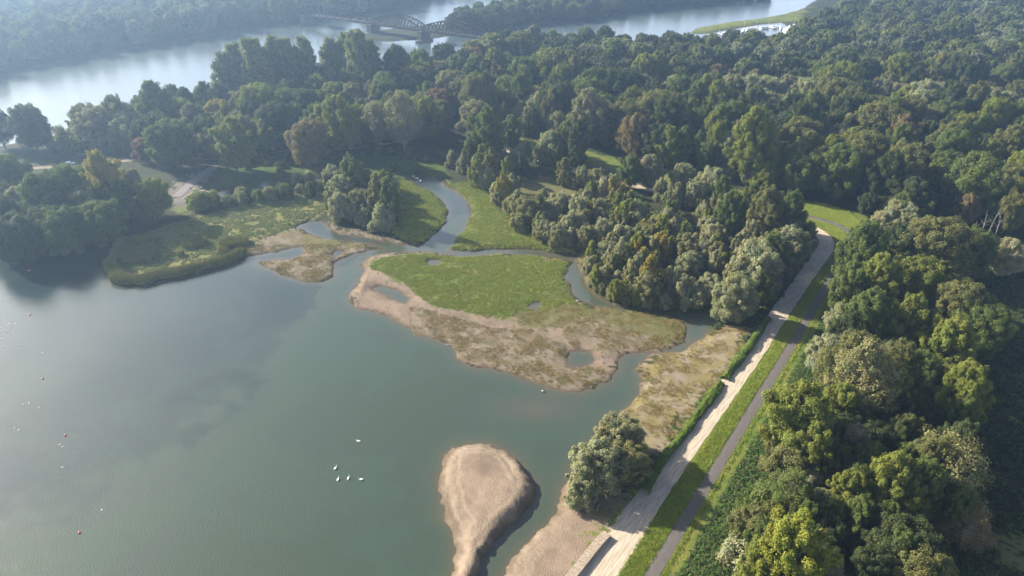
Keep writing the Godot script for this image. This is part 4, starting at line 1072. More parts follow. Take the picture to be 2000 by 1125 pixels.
func build_trees() -> void:
	grow_all()
	for z in TREE_SETS:
		for t in z:
			var k := minf(1.0, 23.0 / t[4])
			plant(t[0], t[1], t[2], t[3], t[4] * k, t[5] * k, "")
	scatter(FILL_CLUMP, 4.6, 60, 0.6, 0.28, func(q: Vector2) -> void:
		var w := rng.randf_range(4.0, 6.5)
		var sp := pick(["ywillow", "ywillow", "ypoplar"])
		plant(sp, pick(["silver", "grey", "olive"] if sp == "ywillow" else ["green", "olive", "lime"]), q.x, q.y, w, w * (1.15 if sp == "ywillow" else 1.7), "clump"))
	scatter(FILL_THICKET, 13.0, 45, 0.3, 0.27, func(q: Vector2) -> void:
		if rng.randf() < 0.4: return
		var w := rng.randf_range(7.0, 11.0)
		var sp := pick(["willow", "willow", "tall"])
		if shore_at(q.x, q.y) < 9.0: sp = "willow"
		w *= 0.8 if sp == "tall" else 1.0
		plant(sp, pick(["silver", "silver", "grey", "sage", "pale"]) if sp == "willow" else pick(["green", "olive", "lime"]), q.x, q.y, w, w * (rng.randf_range(0.8, 1.05) if sp == "willow" else 1.45), "thicket"))
	scatter(FILL_THICKET, 5.0, 300, 0.3, 0.24, func(q: Vector2) -> void:
		var n := noise.get_noise_2d(q.x * 1.6 + 50.0, q.y * 1.6)
		if noise.get_noise_2d(q.x * 3.0, q.y * 3.0 + 70.0) > 0.16: return
		var sp := "ypoplar" if n + rng.randf_range(-0.35, 0.35) > 0.03 else "ywillow"
		var w := rng.randf_range(3.6, 8.6) * (0.85 if sp == "ypoplar" else 1.0)
		w *= lerpf(0.72, 1.0, smoothstep(0.0, 14.0, shore_at(q.x, q.y)))
		plant(sp, pick(["bright", "lime", "lime", "gold", "sage", "pale"]) if sp == "ypoplar" else pick(["silver", "pale", "sage", "pale"]), q.x, q.y, w, w * (rng.randf_range(1.5, 2.1) if sp == "ypoplar" else rng.randf_range(0.9, 1.3)), "thicket"))
	scatter(FILL_THICKET, 3.4, 150, 0.0, 0.2, func(q: Vector2) -> void:
		var w := rng.randf_range(2.4, 4.2)
		plant("bush", pick(["silver", "grey", "sage", "olive", "green"]), q.x, q.y, w, w * rng.randf_range(0.7, 1.0), "thicket"))
	scatter(FILL_NEARWOOD, 6.6, 130, 0.1, 0.25, func(q: Vector2) -> void:
		if q.x > 102.0 + (q.y - 118.0) * 0.56: return
		var sp := pick(["tall", "broad", "tall", "willow", "thin", "bush"])
		var w := rng.randf_range(4.0, 7.0) if sp == "bush" else rng.randf_range(6.5, 11.0)
		plant(sp, pick(["green", "olive", "lime", "green", "grey", "dark"]), q.x, q.y, w, w * {"bush": 0.75, "willow": 0.95, "broad": 1.25, "tall": 1.65, "thin": 1.6}[sp], "nearwood"))
	scatter(FILL_LEFTWOOD, 9.0, 60, 0.5, 0.4, func(q: Vector2) -> void:
		var sp := pick(["broad", "broad", "willow", "tall"])
		var w := rng.randf_range(10.0, 15.0)
		plant(sp, pick(["green", "dark", "olive", "grey"]), q.x, q.y, w, w * (1.15 if sp != "willow" else 0.9), "leftwood"))
	scatter(FILL_SHRUBS, 6.5, 60, 0.0, 0.3, func(q: Vector2) -> void:
		var w := rng.randf_range(4.5, 9.0)
		plant(pick(["bush", "bush", "ywillow"]), pick(["dark", "green", "olive", "grey"]), q.x, q.y, w, w * rng.randf_range(0.6, 0.95), "bankwood"))
	scatter(FILL_MEADOW, 6.0, 90, 0.0, 0.3, func(q: Vector2) -> void:
		if noise.get_noise_2d(q.x * 4.0, q.y * 4.0) < 0.02: return
		var w := rng.randf_range(2.5, 5.5)
		plant("bush", pick(["dark", "green", "olive"]), q.x, q.y, w, w * rng.randf_range(0.5, 0.9), "bankwood"))
	scatter(FILL_BANKWOOD, 12.5, 160, 0.5, 0.42, func(q: Vector2) -> void:
		var sp := pick(["broad", "tall", "tall", "willow"])
		var w := rng.randf_range(12.0, 18.0)
		plant(sp, pick(["green", "dark", "olive", "lime", "grey"]), q.x, q.y, w, w * (1.25 if sp != "willow" else 0.9), "bankwood"))
	scatter(FILL_WOOD, 10.6, 500, 0.3, 0.40, func(q: Vector2) -> void:
		var n := noise.get_noise_2d(q.x * 1.3, q.y * 1.3 + 400.0) + rng.randf_range(-0.16, 0.16)
		var m := noise.get_noise_2d(q.x * 1.7 + 800.0, q.y * 1.7) + rng.randf_range(-0.2, 0.2)
		var sp := "willow" if n > 0.24 else "tall" if n > -0.07 else "broad"
		var w := 8.0 + 11.0 * pow(rng.randf(), 1.5)
		var tint := "lime" if m > 0.32 else "green" if m > 0.1 else "olive" if m > -0.12 else "dark" if m > -0.34 or rng.randf() < 0.75 else "brown"
		if sp == "willow": tint = "silver" if m > 0.0 else "grey"
		if rng.randf() < 0.006: tint = "red"
		var tall := 1.0 + 0.5 * noise.get_noise_2d(q.x * 2.0, q.y * 2.0 + 50.0)
		plant(sp, tint, q.x, q.y, w, minf(26.0, (w * rng.randf_range(0.95, 1.25) + 5.0) * tall) * (1.0 if sp != "willow" else 0.72), "wood"))
	scatter(STRIP, 13.0, 190, 0.0, 0.35, func(q: Vector2) -> void:
		if q.x < -60.0: return
		var w := rng.randf_range(11.0, 17.0)
		plant(pick(["broad", "tall", "willow"]), pick(["green", "dark", "olive"]), q.x, q.y, w, w * 1.1, "strip"))
	mass("distant_woodland", FILL_WOOD, 10.6, 0.45)
	mass("far_bank_woodland", FILL_FARBANK, 13.5, 0.45)
	print("trees ", placed.size())

func mass(called: String, poly: PackedVector2Array, step: float, share: float) -> void:
	# what lies past the countable trees
	var spots := {}
	var all: Array = []
	for sp in ["far_broad", "far_tall", "far_willow"]:
		for i in protos[sp].size(): all.append([sp, i])
	var start := placed.size()
	var lo := Vector2(1e9, 1e9)
	var hi := -lo
	for p in poly:
		lo = lo.min(p); hi = hi.max(p)
	var f := lo.y
	var far_end := 0.0
	for p in placed:
		if p.where == "wood": far_end = maxf(far_end, p.f)
	if called != "distant_woodland": far_end = 0.0
	while f < minf(hi.y, 1450.0):
		var x := lo.x
		while x < hi.x:
			var q := Vector2(x + rng.randf_range(-0.4, 0.4) * step, f + rng.randf_range(-0.4, 0.4) * step)
			if q.y > far_end and inside(poly, q.x, q.y) and in_view(q.x, q.y, 12.0) and shore_at(q.x, q.y) > (9.0 if called == "far_bank_woodland" else 2.0):
				var a: Array = all[rng.randi() % all.size()]
				var k := "%s %d" % a
				if not spots.has(k): spots[k] = []
				spots[k].append(q)
			x += step
		f += step * 0.9
	var root := Node3D.new()
	root.name = called
	add_child(root)
	tag(root, "", "", "", "stuff")
	var m := leaf_mat(1.0, 1.0, 1.0)
	var shades := [Color(0.095, 0.095, 0.048), Color(0.072, 0.092, 0.036), Color(0.125, 0.14, 0.055), Color(0.105, 0.135, 0.042), Color(0.15, 0.165, 0.045), Color(0.17, 0.18, 0.12)]
	for k in spots:
		var a: PackedStringArray = k.split(" ")
		var p: Dictionary = protos[a[0]][int(a[1])]
		var mm := MultiMesh.new()
		mm.transform_format = MultiMesh.TRANSFORM_3D
		mm.use_colors = true
		mm.mesh = p.crown
		mm.instance_count = spots[k].size()
		for i in spots[k].size():
			var q: Vector2 = spots[k][i]
			var w := 8.5 + 10.5 * pow(rng.randf(), 1.4)
			var h := (w * 0.9 + 6.0) * (rng.randf_range(0.85, 1.2) if a[0] != "far_willow" else 1.0)
			var b := Basis(Vector3.UP, rng.randf() * TAU).scaled(Vector3(w / p.W, h / p.H, w / p.W))
			mm.set_instance_transform(i, Transform3D(b, Vector3(q.x, 1.0, -q.y)))
			mm.set_instance_color(i, shades[clampi(int(3.0 + noise.get_noise_2d(q.x * 1.7 + 800.0, q.y * 1.7) * 7.0 + rng.randf_range(-1.4, 1.4)), 0, 5)])
		var o := MultiMeshInstance3D.new()
		o.name = "tree_crowns"
		o.multimesh = mm
		o.material_override = m
		root.add_child(o, true)
		o.set_meta("kind", "stuff")

const ORD := ["nearest", "second nearest", "third nearest", "fourth nearest", "fifth nearest", "sixth nearest", "seventh nearest", "eighth nearest", "ninth nearest", "tenth nearest", "eleventh nearest", "twelfth nearest", "thirteenth nearest", "fourteenth nearest", "fifteenth nearest", "sixteenth nearest", "seventeenth nearest", "eighteenth nearest", "nineteenth nearest", "twentieth nearest"]
const WHERE := {"": "trees of the river meadow", "clump": "young trees on the western spit", "thicket": "young trees in the dense thicket", "nearwood": "undergrowth right of the asphalt path", "leftwood": "trees left of the lake", "bankwood": "trees along the river bank", "wood": "trees of the big wood", "strip": "trees on the long river island"}

func label_trees() -> void:
	var by := {}
	for p in placed:
		var best := 1e9
		var mark: Array = MARKS[0]
		for k in MARKS:
			var d := Vector2(k[1] - p.x, k[2] - p.f).length()
			if d < best:
				best = d; mark = k
		var dx: float = p.x - mark[1]
		var df: float = p.f - mark[2]
		var rel := "behind" if df > absf(dx) else "before" if -df > absf(dx) else "right of" if dx > 0.0 else "left of"
		if best < 7.0: rel = "close by"
		var text: String = "%s %s %s %s" % [TINT_WORDS[p.tint], WORDS[p.sp], rel, mark[0]]
		p.d = best
		if not by.has(text): by[text] = []
		by[text].append(p)
	for text in by:
		var l: Array = by[text]
		l.sort_custom(func(a: Dictionary, b: Dictionary) -> bool: return a.d < b.d)
		for i in l.size():
			var t: String = text
			if l.size() > 1: t += ", " + (ORD[i] if i < ORD.size() else "farther off")
			l[i].node.set_meta("label", t)
			l[i].node.set_meta("group", WHERE[l[i].where])

# ---------------------------------------------------------------- small growth
func tuft_mesh(blades: int, high: float, wide: float) -> ArrayMesh:
	var v := PackedVector3Array()
	var col := PackedColorArray()
	var idx := PackedInt32Array()
	for i in blades:
		var a := rng.randf() * TAU
		var o := Vector3(cos(a), 0, sin(a)) * wide * sqrt(rng.randf())
		var d := Vector3(rng.randf_range(-0.5, 0.5), 1.0, rng.randf_range(-0.5, 0.5)) * high * rng.randf_range(0.6, 1.2)
		var s := Vector3(cos(a * 3.0), 0, sin(a * 3.0)) * high * 0.14
		var k := v.size()
		v.append(o - s); v.append(o + s); v.append(o + d)
		var b := rng.randf_range(0.75, 1.2)
		for q in 3: col.append(Color(b, b, b))
		idx.append(k); idx.append(k + 1); idx.append(k + 2)
	return arrays_mesh(v, idx, col)

func sow(called: String, mesh: Mesh, zones: Array, lo: Vector2, hi: Vector2, n: int, size: Vector2, shades: Array, patch: float, test = null) -> void:
	var at: Array[Transform3D] = []
	var col: Array[Color] = []
	for i in n:
		var x := rng.randf_range(lo.x, hi.x)
		var f := rng.randf_range(lo.y, hi.y)
		if not (near_field.zone_at(x, f) in zones): continue
		if shore_at(x, f) < 0.5: continue
		if near_field.at(near_field.road, x, f) < 1.75 or (gravel_near(x, f) and near_field.at(near_field.road, x, f) < 3.6): continue
		if patch > -1.0 and noise.get_noise_2d(x * 11.0 + 15.0, f * 11.0) + rng.randf_range(-0.45, 0.45) < patch: continue
		if test != null and not (test as Callable).call(x, f): continue
		if not in_view(x, f, 1.0): continue
		var s := rng.randf_range(size.x, size.y)
		at.append(Transform3D(Basis(Vector3.UP, rng.randf() * TAU).scaled(Vector3(s, s * rng.randf_range(0.7, 1.3), s)), Vector3(x, ground_h(x, f) - 0.03, -f)))
		var c: Color = shades[rng.randi() % shades.size()]
		col.append(c * rng.randf_range(0.85, 1.15))
	var mm := MultiMesh.new()
	mm.transform_format = MultiMesh.TRANSFORM_3D
	mm.use_colors = true
	mm.mesh = mesh
	mm.instance_count = at.size()
	for i in at.size():
		mm.set_instance_transform(i, at[i])
		mm.set_instance_color(i, col[i])
	var o := MultiMeshInstance3D.new()
	o.name = called
	o.multimesh = mm
	o.material_override = M.blade
	add_child(o)
	o.set_meta("kind", "stuff")
	print(called, " ", at.size())

func gravel_near(x: float, f: float) -> bool:
	var q := Vector2(x, f)
	for i in GRAV.size() - 1:
		if Geometry2D.get_closest_point_to_segment(q, GRAV[i], GRAV[i + 1]).distance_to(q) < 4.2: return true
	return false

func build_growth() -> void:
	M.blade = leaf_mat(1.0, 1.0, 1.0)
	M.blade.backlight = Color(0.4, 0.42, 0.3)
	var tuft := tuft_mesh(14, 0.24, 0.42)
	var greens := [Color(0.23, 0.30, 0.05), Color(0.28, 0.33, 0.065), Color(0.34, 0.32, 0.09)]
	sow("meadow_grass", tuft, [1], Vector2(-90, 170), Vector2(60, 330), 260000, Vector2(0.6, 2.0), greens, -0.25)
	sow("verge_grass", tuft, [4], Vector2(5, 88), Vector2(150, 300), 900000, Vector2(0.7, 1.6), [Color(0.27, 0.36, 0.055), Color(0.38, 0.36, 0.08), Color(0.22, 0.31, 0.045)], -1.0)
	var clump := clump_mesh(0.55)
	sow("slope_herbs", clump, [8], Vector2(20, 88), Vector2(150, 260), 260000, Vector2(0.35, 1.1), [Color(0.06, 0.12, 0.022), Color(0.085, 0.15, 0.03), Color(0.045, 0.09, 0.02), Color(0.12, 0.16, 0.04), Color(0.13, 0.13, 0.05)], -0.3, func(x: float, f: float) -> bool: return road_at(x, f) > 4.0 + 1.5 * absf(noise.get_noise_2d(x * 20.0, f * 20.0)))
	sow("dry_weeds", tuft, [3, 9, 10], Vector2(-110, 95), Vector2(110, 260), 420000, Vector2(0.6, 1.5), [Color(0.34, 0.25, 0.10), Color(0.25, 0.24, 0.08), Color(0.40, 0.30, 0.15)], 0.16)
	sow("spit_scrub", clump, [5], Vector2(-180, 225), Vector2(-70, 320), 60000, Vector2(0.4, 1.1), [Color(0.17, 0.22, 0.055), Color(0.22, 0.25, 0.075), Color(0.26, 0.25, 0.09)], -0.02)
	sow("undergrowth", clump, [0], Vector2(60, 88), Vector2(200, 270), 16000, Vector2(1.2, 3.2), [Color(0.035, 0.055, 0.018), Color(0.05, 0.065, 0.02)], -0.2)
	var pebble := Solid.new()
	pebble.ball(Vector3.ZERO, Vector3(0.2, 0.12, 0.16), 6, 4)
	sow("shore_stones", arrays_mesh(pebble.v, pebble.idx), [2, 3], Vector2(-60, 150), Vector2(110, 290), 120000, Vector2(0.3, 1.1), [Color(0.26, 0.22, 0.18), Color(0.17, 0.14, 0.11), Color(0.09, 0.075, 0.06), Color(0.30, 0.26, 0.22)], 0.2)
	# reed belt round the western promontory
	var reed := tuft_mesh(22, 1.5, 0.7)
	sow("reeds", reed, [5], Vector2(-180, 225), Vector2(-90, 262), 90000, Vector2(0.7, 1.3), [Color(0.20, 0.20, 0.065), Color(0.17, 0.18, 0.055), Color(0.24, 0.215, 0.085)], -1.0, func(x: float, f: float) -> bool: return shore_at(x, f) < 3.4 or noise.get_noise_2d(x * 5.0, f * 5.0) > 0.3)
	# clipped hedge along the gravel: two runs with a gap between
	for run in HEDGES:
		var o := thing("hedge", run[0], "hedge", Vector3(run[1][0].x, ROAD_H, -run[1][0].y), 0.0, "hedge along the gravel road")
		var lv := Leaves.new()
		var st := Solid.new()
		var a: Vector2 = run[1][0]
		for k in run[1].size() - 1:
			var p: Vector2 = run[1][k]
			var q: Vector2 = run[1][k + 1]
			var len_ := p.distance_to(q)
			var d := (q - p) / len_
			var side := Vector2(d.y, -d.x)
			for i in int(len_ * 260.0):
				var t := rng.randf() * len_
				var ang := rng.randf_range(-0.3, PI + 0.3)
				var bump := 1.0 + noise.get_noise_2d((p.x + t) * 9.0, ang * 30.0) * 0.7 + noise.get_noise_1d((k * 60.0 + t) * 6.0) * 0.35
				var u := cos(ang) * 1.15 * bump - 0.25
				var y := maxf(0.05, 0.25 + sin(ang) * 1.0 * bump) * rng.randf_range(0.9, 1.05)
				var w := p + d * t + side * u
				var n := (Vector3(side.x * cos(ang), sin(ang), -side.y * cos(ang)) + rvec() * 0.7).normalized()
				var b := rng.randf_range(0.75, 1.25)
				lv.leaf(Vector3(w.x - a.x, y, -(w.y - a.y)), n, rng.randf_range(0.12, 0.2), 1.2, rng.randf() * TAU, Color(b, b, b * 0.9))
			var m := int(len_ / 1.2)
			for i in m:
				var w := p + d * (i + 0.5) * len_ / m - a
				st.tube([Vector3(w.x, -0.1, -w.y), Vector3(w.x + 0.1, 0.9, -w.y)], [0.05, 0.02], 4, false)
		var f := MeshInstance3D.new()
		f.name = "foliage"
		f.mesh = arrays_mesh(lv.v, lv.idx, lv.col)
		f.material_override = leaf_mat(0.15, 0.21, 0.04)
		o.add_child(f)
		piece("stems", st, M.bark, o)

func clump_mesh(r: float) -> ArrayMesh:
	var lv := Leaves.new()
	for i in 84:
		var d := rvec()
		d.y = absf(d.y)
		var b := rng.randf_range(0.7, 1.25)
		lv.leaf(d * r * rng.randf_range(0.6, 1.1) * Vector3(1, 0.75, 1), (d + rvec() * 0.7).normalized(), rng.randf_range(0.075, 0.13), 1.3, rng.randf() * TAU, Color(b, b, b))
	return arrays_mesh(lv.v, lv.idx, lv.col)

# ---------------------------------------------------------------- bridge
func build_bridge() -> void:
	var steel := mat(0.016, 0.016, 0.019, 0.7, 0.3)
	var rust := mat(0.032, 0.023, 0.021, 0.8, 0.3)
	var stone := mat(0.13, 0.115, 0.11, 0.95, 0.2)
	stone.albedo_texture = noise_tex(0.02, 4, Color(0.7, 0.7, 0.7), Color(1, 1, 1), 71, 256)
	stone.uv1_triplanar = true
	stone.uv1_scale = Vector3.ONE / 9.0
	var A := Vector3(-26.0, 10.0, -642.5)
	var C := Vector3(-133.0, 10.0, -714.3)
	var dir := (C - A).normalized()
	var side := dir.cross(Vector3.UP).normalized()
	var B := A + dir * 66.0
	C = A + dir * 129.0
	var D := C + dir * 92.0
	var o := thing("railway_bridge", "long grey steel truss railway bridge crossing the hazy river", "bridge", Vector3(B.x, 0, B.z))
	var at := func(p: Vector3) -> Vector3: return p - o.position
	for sp in [[A, B, "arch", rust], [B, C, "arch", steel], [C, D, "flat", steel]]:
		var p: Vector3 = sp[0] + dir * 1.2
		var q: Vector3 = sp[1] - dir * 1.2
		var n := 16
		var root := Node3D.new()
		root.name = "truss_span"
		o.add_child(root, true)
		var deck := Solid.new()
		deck.bar((at as Callable).call(p), (at as Callable).call(q), 8.6, 0.9)
		piece("deck", deck, mat(0.04, 0.038, 0.04, 0.9, 0.2), root)
		for s in [-1.0, 1.0]:
			var off: Vector3 = side * 4.6 * s
			var tops := []
			var lows := []
			for i in n + 1:
				var t := float(i) / n
				var h: float = 3.2 + 7.0 * (1.0 - pow(2.0 * t - 1.0, 2.0)) if sp[2] == "arch" else 10.6
				if sp[2] == "flat" and (i == 0 or i == n): h = 0.8
				lows.append(p.lerp(q, t) + off + Vector3(0, -0.3, 0))
				tops.append(p.lerp(q, t) + off + Vector3(0, h, 0))
			var tc := Solid.new()
			var bc := Solid.new()
			for i in n:
				tc.bar((at as Callable).call(tops[i]), (at as Callable).call(tops[i + 1]), 0.7, 0.8)
				bc.bar((at as Callable).call(lows[i]), (at as Callable).call(lows[i + 1]), 0.6, 1.1)
			piece("top_chord", tc, sp[3], root)
			piece("bottom_chord", bc, steel, root)
			for i in n:
				var dg := Solid.new()
				if i % 2 == 0 or sp[2] == "arch": dg.bar((at as Callable).call(lows[i]), (at as Callable).call(tops[i + 1]), 0.4, 0.5)
				if i % 2 == 1 or sp[2] == "arch": dg.bar((at as Callable).call(tops[i] + side * 0.05), (at as Callable).call(lows[i + 1] + side * 0.05), 0.4, 0.5)
				piece("diagonal", dg, steel, root)
				if sp[2] == "flat" and i % 2 == 1:
					var po := Solid.new()
					po.bar((at as Callable).call(lows[i]), (at as Callable).call(tops[i]), 0.35, 0.4)
					piece("post", po, steel, root)
			if s > 0.0:
				for i in range(1, n, 2):
					var br := Solid.new()
					br.bar((at as Callable).call(tops[i]), (at as Callable).call(tops[i] - side * 9.2), 0.35, 0.4)
					piece("cross_brace", br, sp[3], root)
	for k in [[A, 7.0], [B, 6.0], [C, 6.5], [D, 8.0]]:
		var pier := Solid.new()
		var base: Vector3 = (at as Callable).call(Vector3(k[0].x, 0, k[0].z))
		var bs := Basis(side, Vector3.UP, dir)
		pier.box(base + Vector3(0, 4.0, 0), Vector3(12.5, 10.6, k[1] - 1.0), bs)
		pier.box(base + Vector3(0, 0.2, 0), Vector3(15.0, 3.4, k[1] + 1.0), bs)
		pier.box(base + Vector3(0, 9.35, 0), Vector3(13.3, 0.7, k[1] - 0.3), bs)
		for e in [-1.0, 1.0]:
			pier.lathe(base + side * 7.5 * e + Vector3(0, -1.4, 0), [[(k[1] + 1.0) / 2 - 0.02, 0.0], [(k[1] + 1.0) / 2 - 0.02, 3.2], [0.01, 3.9]], 12)
		piece("pier", pier, stone, o)

# ---------------------------------------------------------------- other things
func build_concrete() -> void:
	# the low earth-coloured concrete wall beside the gravel, foreground
	var c := mat(0.38, 0.32, 0.25, 0.95, 0.2)
	c.albedo_texture = noise_tex(0.03, 4, Color(0.72, 0.7, 0.68), Color(1, 1, 1), 81, 256)
	c.uv1_triplanar = true
	c.uv1_scale = Vector3.ONE / 6.0
	var o := thing("concrete_wall", "low pale concrete wall with a broad top beside the gravel road", "wall", Vector3(WALL[0].x, 1.0, -WALL[0].y))
	for i in WALL.size() - 1:
		var a: Vector2 = WALL[i] - WALL[0]
		var b: Vector2 = WALL[i + 1] - WALL[0]
		var d := (b - a).normalized()
		var s := Solid.new()
		var hh := 1.5
		s.bar(Vector3(a.x + d.x * 0.03, hh / 2, -(a.y + d.y * 0.03)), Vector3(b.x - d.x * 0.03, hh / 2, -(b.y - d.y * 0.03)), 2.1, hh)
		piece("wall_segment", s, c, o)
	# culvert with wing walls at the end of the ditch
	var p := CULVERT
	var k := thing("culvert", "small concrete culvert with splayed wing walls above the ditch", "culvert", Vector3(p.x, 0.0, -p.y), 0.5)
	var gc := mat(0.30, 0.29, 0.275, 0.9, 0.25)
	var hw := Solid.new()
	hw.box(Vector3(0, 1.9, 0), Vector3(6.0, 0.6, 0.7))
	hw.box(Vector3(-2.3, 0.6, 0), Vector3(1.4, 2.0, 0.7))
	hw.box(Vector3(2.3, 0.6, 0), Vector3(1.4, 2.0, 0.7))
	piece("headwall", hw, gc, k)
	for s in [-1.0, 1.0]:
		var w := Solid.new()
		w.bar(Vector3(3.1 * s, 0.8, 0.2), Vector3(7.5 * s, 0.5, 3.6), 0.6, 1.8)
		piece("wing_wall", w, gc, k)
	var apron := Solid.new()
	apron.box(Vector3(0, 0.25, 3.0), Vector3(5.6, 0.4, 4.6))
	piece("apron", apron, gc, k)
	for q in STONES:
		var st := Solid.new()
		st.ball(Vector3.ZERO, Vector3(q[2], q[2] * 0.55, q[2] * 0.8), 7, 4)
		var so := piece("boulder", st, gc)
		so.position = Vector3(q[0], maxf(0.0, ground_h(q[0], q[1])) + q[2] * 0.3, -q[1])
		so.rotation = Vector3(0.2, q[0], 0.1)
		tag(so, q[3], "boulder", "pale stones by the water")

func build_birds() -> void:
	var white := mat(0.85, 0.84, 0.80, 0.8, 0.3)
	var orange := mat(0.65, 0.25, 0.04, 0.6, 0.4)
	for q in SWANS:
		var o := thing("swan", q[3], "swan", Vector3(q[0], -0.04, -q[1]), q[2], "swans on the lake")
		o.scale = Vector3.ONE * 0.82
		var s := Solid.new()
		s.lathe(Vector3(0, 0.16, 0), [[0.01, -0.62], [0.17, -0.5], [0.25, -0.2], [0.26, 0.1], [0.2, 0.4], [0.10, 0.6], [0.02, 0.78]], 12, Vector3(1, 1, 0.85), Basis(Vector3.RIGHT, PI / 2))
		s.tube([Vector3(0, 0.2, -0.5), Vector3(0, 0.42, -0.66), Vector3(0, 0.68, -0.62), Vector3(0, 0.84, -0.64), Vector3(0, 0.84, -0.76), Vector3(0, 0.8, -0.84)], [0.1, 0.065, 0.05, 0.055, 0.06, 0.03], 8)
		for e in [-1.0, 1.0]:
			s.ball(Vector3(0.16 * e, 0.27, 0.12), Vector3(0.12, 0.14, 0.48), 8, 6)
		piece("body", s, white, o, true)
		var b := Solid.new()
		b.tube([Vector3(0, 0.8, -0.83), Vector3(0, 0.76, -0.96)], [0.028, 0.012], 6)
		piece("bill", b, orange, o)
	for q in GULLS:
		var o := thing("gull", q[2], "bird", Vector3(q[0], -0.03, -q[1]), q[0] * 3.0, "small white birds resting on the lake")
		var s := Solid.new()
		s.lathe(Vector3(0, 0.08, 0), [[0.01, -0.22], [0.09, -0.16], [0.12, 0.0], [0.09, 0.16], [0.02, 0.32]], 10, Vector3(1, 1, 0.8), Basis(Vector3.RIGHT, PI / 2))
		s.tube([Vector3(0, 0.12, -0.14), Vector3(0, 0.22, -0.2), Vector3(0, 0.23, -0.27)], [0.06, 0.06, 0.03], 8)
		piece("body", s, white, o, true)
	var red := mat(0.62, 0.06, 0.06, 0.5, 0.5)
	for q in BUOYS:
		var o := thing("buoy", q[2], "buoy", Vector3(q[0], -0.1, -q[1]), 0.0, "red buoys on the lake")
		var s := Solid.new()
		s.ball(Vector3(0, 0.15, 0), Vector3(0.32, 0.3, 0.32), 14, 10)
		piece("float", s, red, o, true)
		var r := Solid.new()
		r.lathe(Vector3(0, 0.4, 0), [[0.09, 0.0], [0.09, 0.14], [0.03, 0.18], [0.001, 0.18]], 8)
		piece("lifting_eye", r, white, o)

func log_at(x: float, f: float, turn: float, l: float, label: String) -> void:
	var s := Solid.new()
	s.tube([Vector3(-l / 2, 0.1, 0), Vector3(-l * 0.1, 0.16, 0.06), Vector3(l / 2, 0.12, -0.05)], [0.2, 0.17, 0.1], 7)
	s.tube([Vector3(l * 0.1, 0.15, 0), Vector3(l * 0.28, 0.5, 0.35)], [0.07, 0.03], 5)
	var o := piece("driftwood_log", s, M.pale_bark, self, true)
	o.position = Vector3(x, ground_h(x, f), -f)
	o.rotation.y = turn
	tag(o, label, "log")

func build_dead(x: float, f: float, h: float, label: String, turn: float) -> void:
	var o := thing("dead_tree", label, "tree", Vector3(x, ground_h(x, f), -f), turn, "dead pale trees")
	var t := Solid.new()
	var tip := Vector3(h * 0.10, h, 0)
	t.tube([Vector3(0, -0.3, 0), Vector3(0.05, h * 0.4, 0.1), Vector3(h * 0.03, h * 0.75, -0.1), tip], [0.17, 0.13, 0.08, 0.02], 6)
	piece("trunk", t, M.pale_bark, o)
	for i in 7:
		var b := Solid.new()
		var y := h * rng.randf_range(0.4, 0.88)
		var a := rng.randf() * TAU
		var p := Vector3(h * 0.03, y, 0)
		var q := p + Vector3(cos(a), rng.randf_range(0.6, 1.4), sin(a)) * h * rng.randf_range(0.10, 0.2)
		b.tube([p, p.lerp(q, 0.5) - Vector3(0, 0.1, 0), q], [0.08, 0.05, 0.015], 4)
		b.tube([p.lerp(q, 0.6), q + rvec() * 0.7], [0.03, 0.01], 4)
		piece("branch", b, M.pale_bark, o)

func build_car() -> void:
	var paint := mat(0.78, 0.78, 0.78, 0.3, 0.5)
	var glass := mat(0.03, 0.035, 0.04, 0.1, 0.5)
	var rubber := mat(0.02, 0.02, 0.02, 0.9, 0.3)
	var o := thing("parked_car", "white estate car parked at the end of the track by a pond", "car", Vector3(CAR.x, ground_h(CAR.x, CAR.y) + 0.12, -CAR.y), 0.25)
	var body := CSGPolygon3D.new()
	body.name = "body"
	body.polygon = PackedVector2Array([Vector2(-2.2, 0.3), Vector2(2.15, 0.3), Vector2(2.25, 0.6), Vector2(2.15, 0.82), Vector2(1.1, 0.95), Vector2(0.45, 1.45), Vector2(-1.8, 1.48), Vector2(-2.2, 1.0)])
	body.depth = 1.75
	body.position.z = 0.875
	body.material = paint
	o.add_child(body)
	for z in [-0.885, 0.885]:
		for w in [[-1.75, -0.75], [-0.65, 0.25]]:
			var g := Solid.new()
			g.box(Vector3((w[0] + w[1]) / 2, 1.18, z), Vector3(w[1] - w[0], 0.36, 0.02))
			piece("side_window", g, glass, o)
	var ws := Solid.new()
	ws.bar(Vector3(0.50, 1.42, 0.0), Vector3(1.06, 0.99, 0.0), 1.5, 0.06)
	piece("windscreen", ws, glass, o)
	for x in [-1.35, 1.4]:
		for z in [-0.82, 0.82]:
			var t := Solid.new()
			t.lathe(Vector3(x, 0.32, z), [[0.01, -0.12], [0.3, -0.12], [0.33, -0.05], [0.33, 0.05], [0.3, 0.12], [0.01, 0.12]], 14, Vector3.ONE, Basis(Vector3.RIGHT, PI / 2))
			piece("wheel", t, rubber, o)
	for z in [-0.6, 0.6]:
		var hl := Solid.new()
		hl.ball(Vector3(2.18, 0.7, z), Vector3(0.06, 0.09, 0.18), 8, 6)
		piece("headlight", hl, mat(0.6, 0.6, 0.6, 0.2, 0.5), o)

